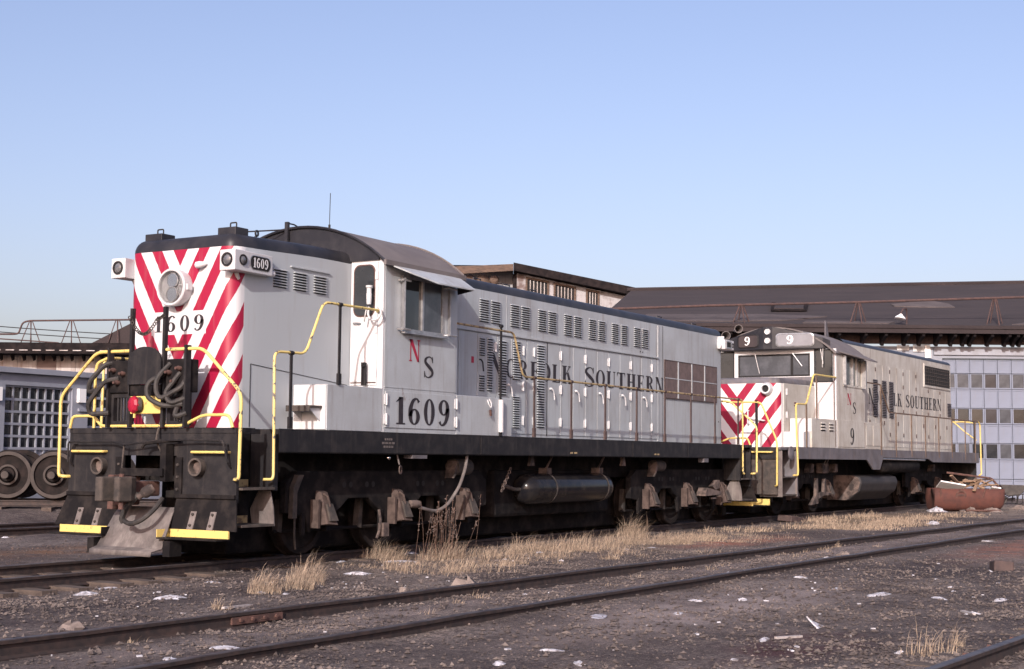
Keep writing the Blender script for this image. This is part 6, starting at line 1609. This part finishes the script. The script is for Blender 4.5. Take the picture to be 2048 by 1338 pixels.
for i in range(40):
    x = rg.uniform(18, 23.5); sw.append((x, -3.3-.16*(x-18)+rg.gauss(0, .35), rg.uniform(.3, .6), rg.uniform(.8, 1.2)))
for i in range(25):
    x = rg.uniform(21.5, 27); sw.append((x, -1.6-.05*(x-21)+rg.gauss(0, .2), rg.uniform(.2, .5), rg.uniform(.8, 1.2)))
grass('dry_grass', 12, sw, 7000, .06, .20, 'low dry grass beside the farther locomotive', 'grass', None, 'stuff', wd=.006)
grass('dry_grass', 13, [(rg.uniform(-6, 12), rg.choice([-5.6, -5.0, -6.0])+rg.gauss(0, .15)-.02*i, .10, rg.uniform(.3, .7)) for i in range(26)], 700, .08, .2, 'sparse dry blades along the siding rails', 'grass', None, 'stuff')
sw = [(rg.uniform(-3, 8), rg.uniform(2.4, 5.4), .3, rg.uniform(.2, .6)) for i in range(60)]
grass('dry_grass', 14, sw, 3800, .04, .12, 'brown matted weeds behind the pilot at left', 'grass', None, 'stuff', matn='weed_dry')
# tall dead weed with seed heads
wv = MB(); rwd = random.Random(31)
stems = []
for i in range(30):
    x, y = 4.55+rwd.gauss(0, .28), -1.75+rwd.gauss(0, .15); h = rwd.uniform(.45, .98)
    tx, ty = x+rwd.gauss(.05, .12), y+rwd.gauss(0, .08)
    stems.append((x, y, tx, ty, h)); z = gz(x, y)
    wv.tube([(x, y, z-.02), ((x+tx)/2+.02, (y+ty)/2, z+h*.5), (tx, ty, z+h)], .003, 4)
wd_ = empty('tall_weed', (4.55, -1.75, gz(4.55, -1.75)), 0, 'tall dead weed with brown seed heads in front of the hose', 'weed')
o = wv.build('stems', 'weed_dry', wd_); o.matrix_parent_inverse = Matrix.Translation((-4.55, -1.75*-1, -gz(4.55, -1.75)))
sv = MB()
for x, y, tx, ty, h in stems:
    z = gz(x, y)
    for k in range(9):
        t = rwd.uniform(.55, 1.0); px, py, pz = x+(tx-x)*t+rwd.gauss(0, .012), y+(ty-y)*t+rwd.gauss(0, .012), z+h*t
        s_ = rwd.uniform(.006, .014); sv.obox((px, py, pz), (s_, s_, s_*1.6), Matrix.Rotation(rwd.uniform(0, 3), 3, 'X'))
o = sv.build('seed_heads', 'dust_brown', wd_); o.matrix_parent_inverse = Matrix.Translation((-4.55, 1.75, -gz(4.55, -1.75))); o['kind'] = 'stuff'
o2 = [c for c in wd_.children if c.name.startswith('stems')][0]; o2['kind'] = 'stuff'
grass('grass_tuft', 8, [(4.5, -1.75, .38, 1.0), (4.9, -1.8, .3, .8)], 520, .16, .42, 'dry grass growing round the foot of the tall weed', 'grass tuft')
o = MB().tube([(14.05, -.75, -.13), (13.98, -.76, .25), (13.90, -.80, .48), (13.80, -.82, .66)], [.022, .018, .012, .006], 6, .1).build('bent_stick', 'grass_dry'); tag(o, 'single bent straw stalk standing against the dark rear truck', 'stalk')
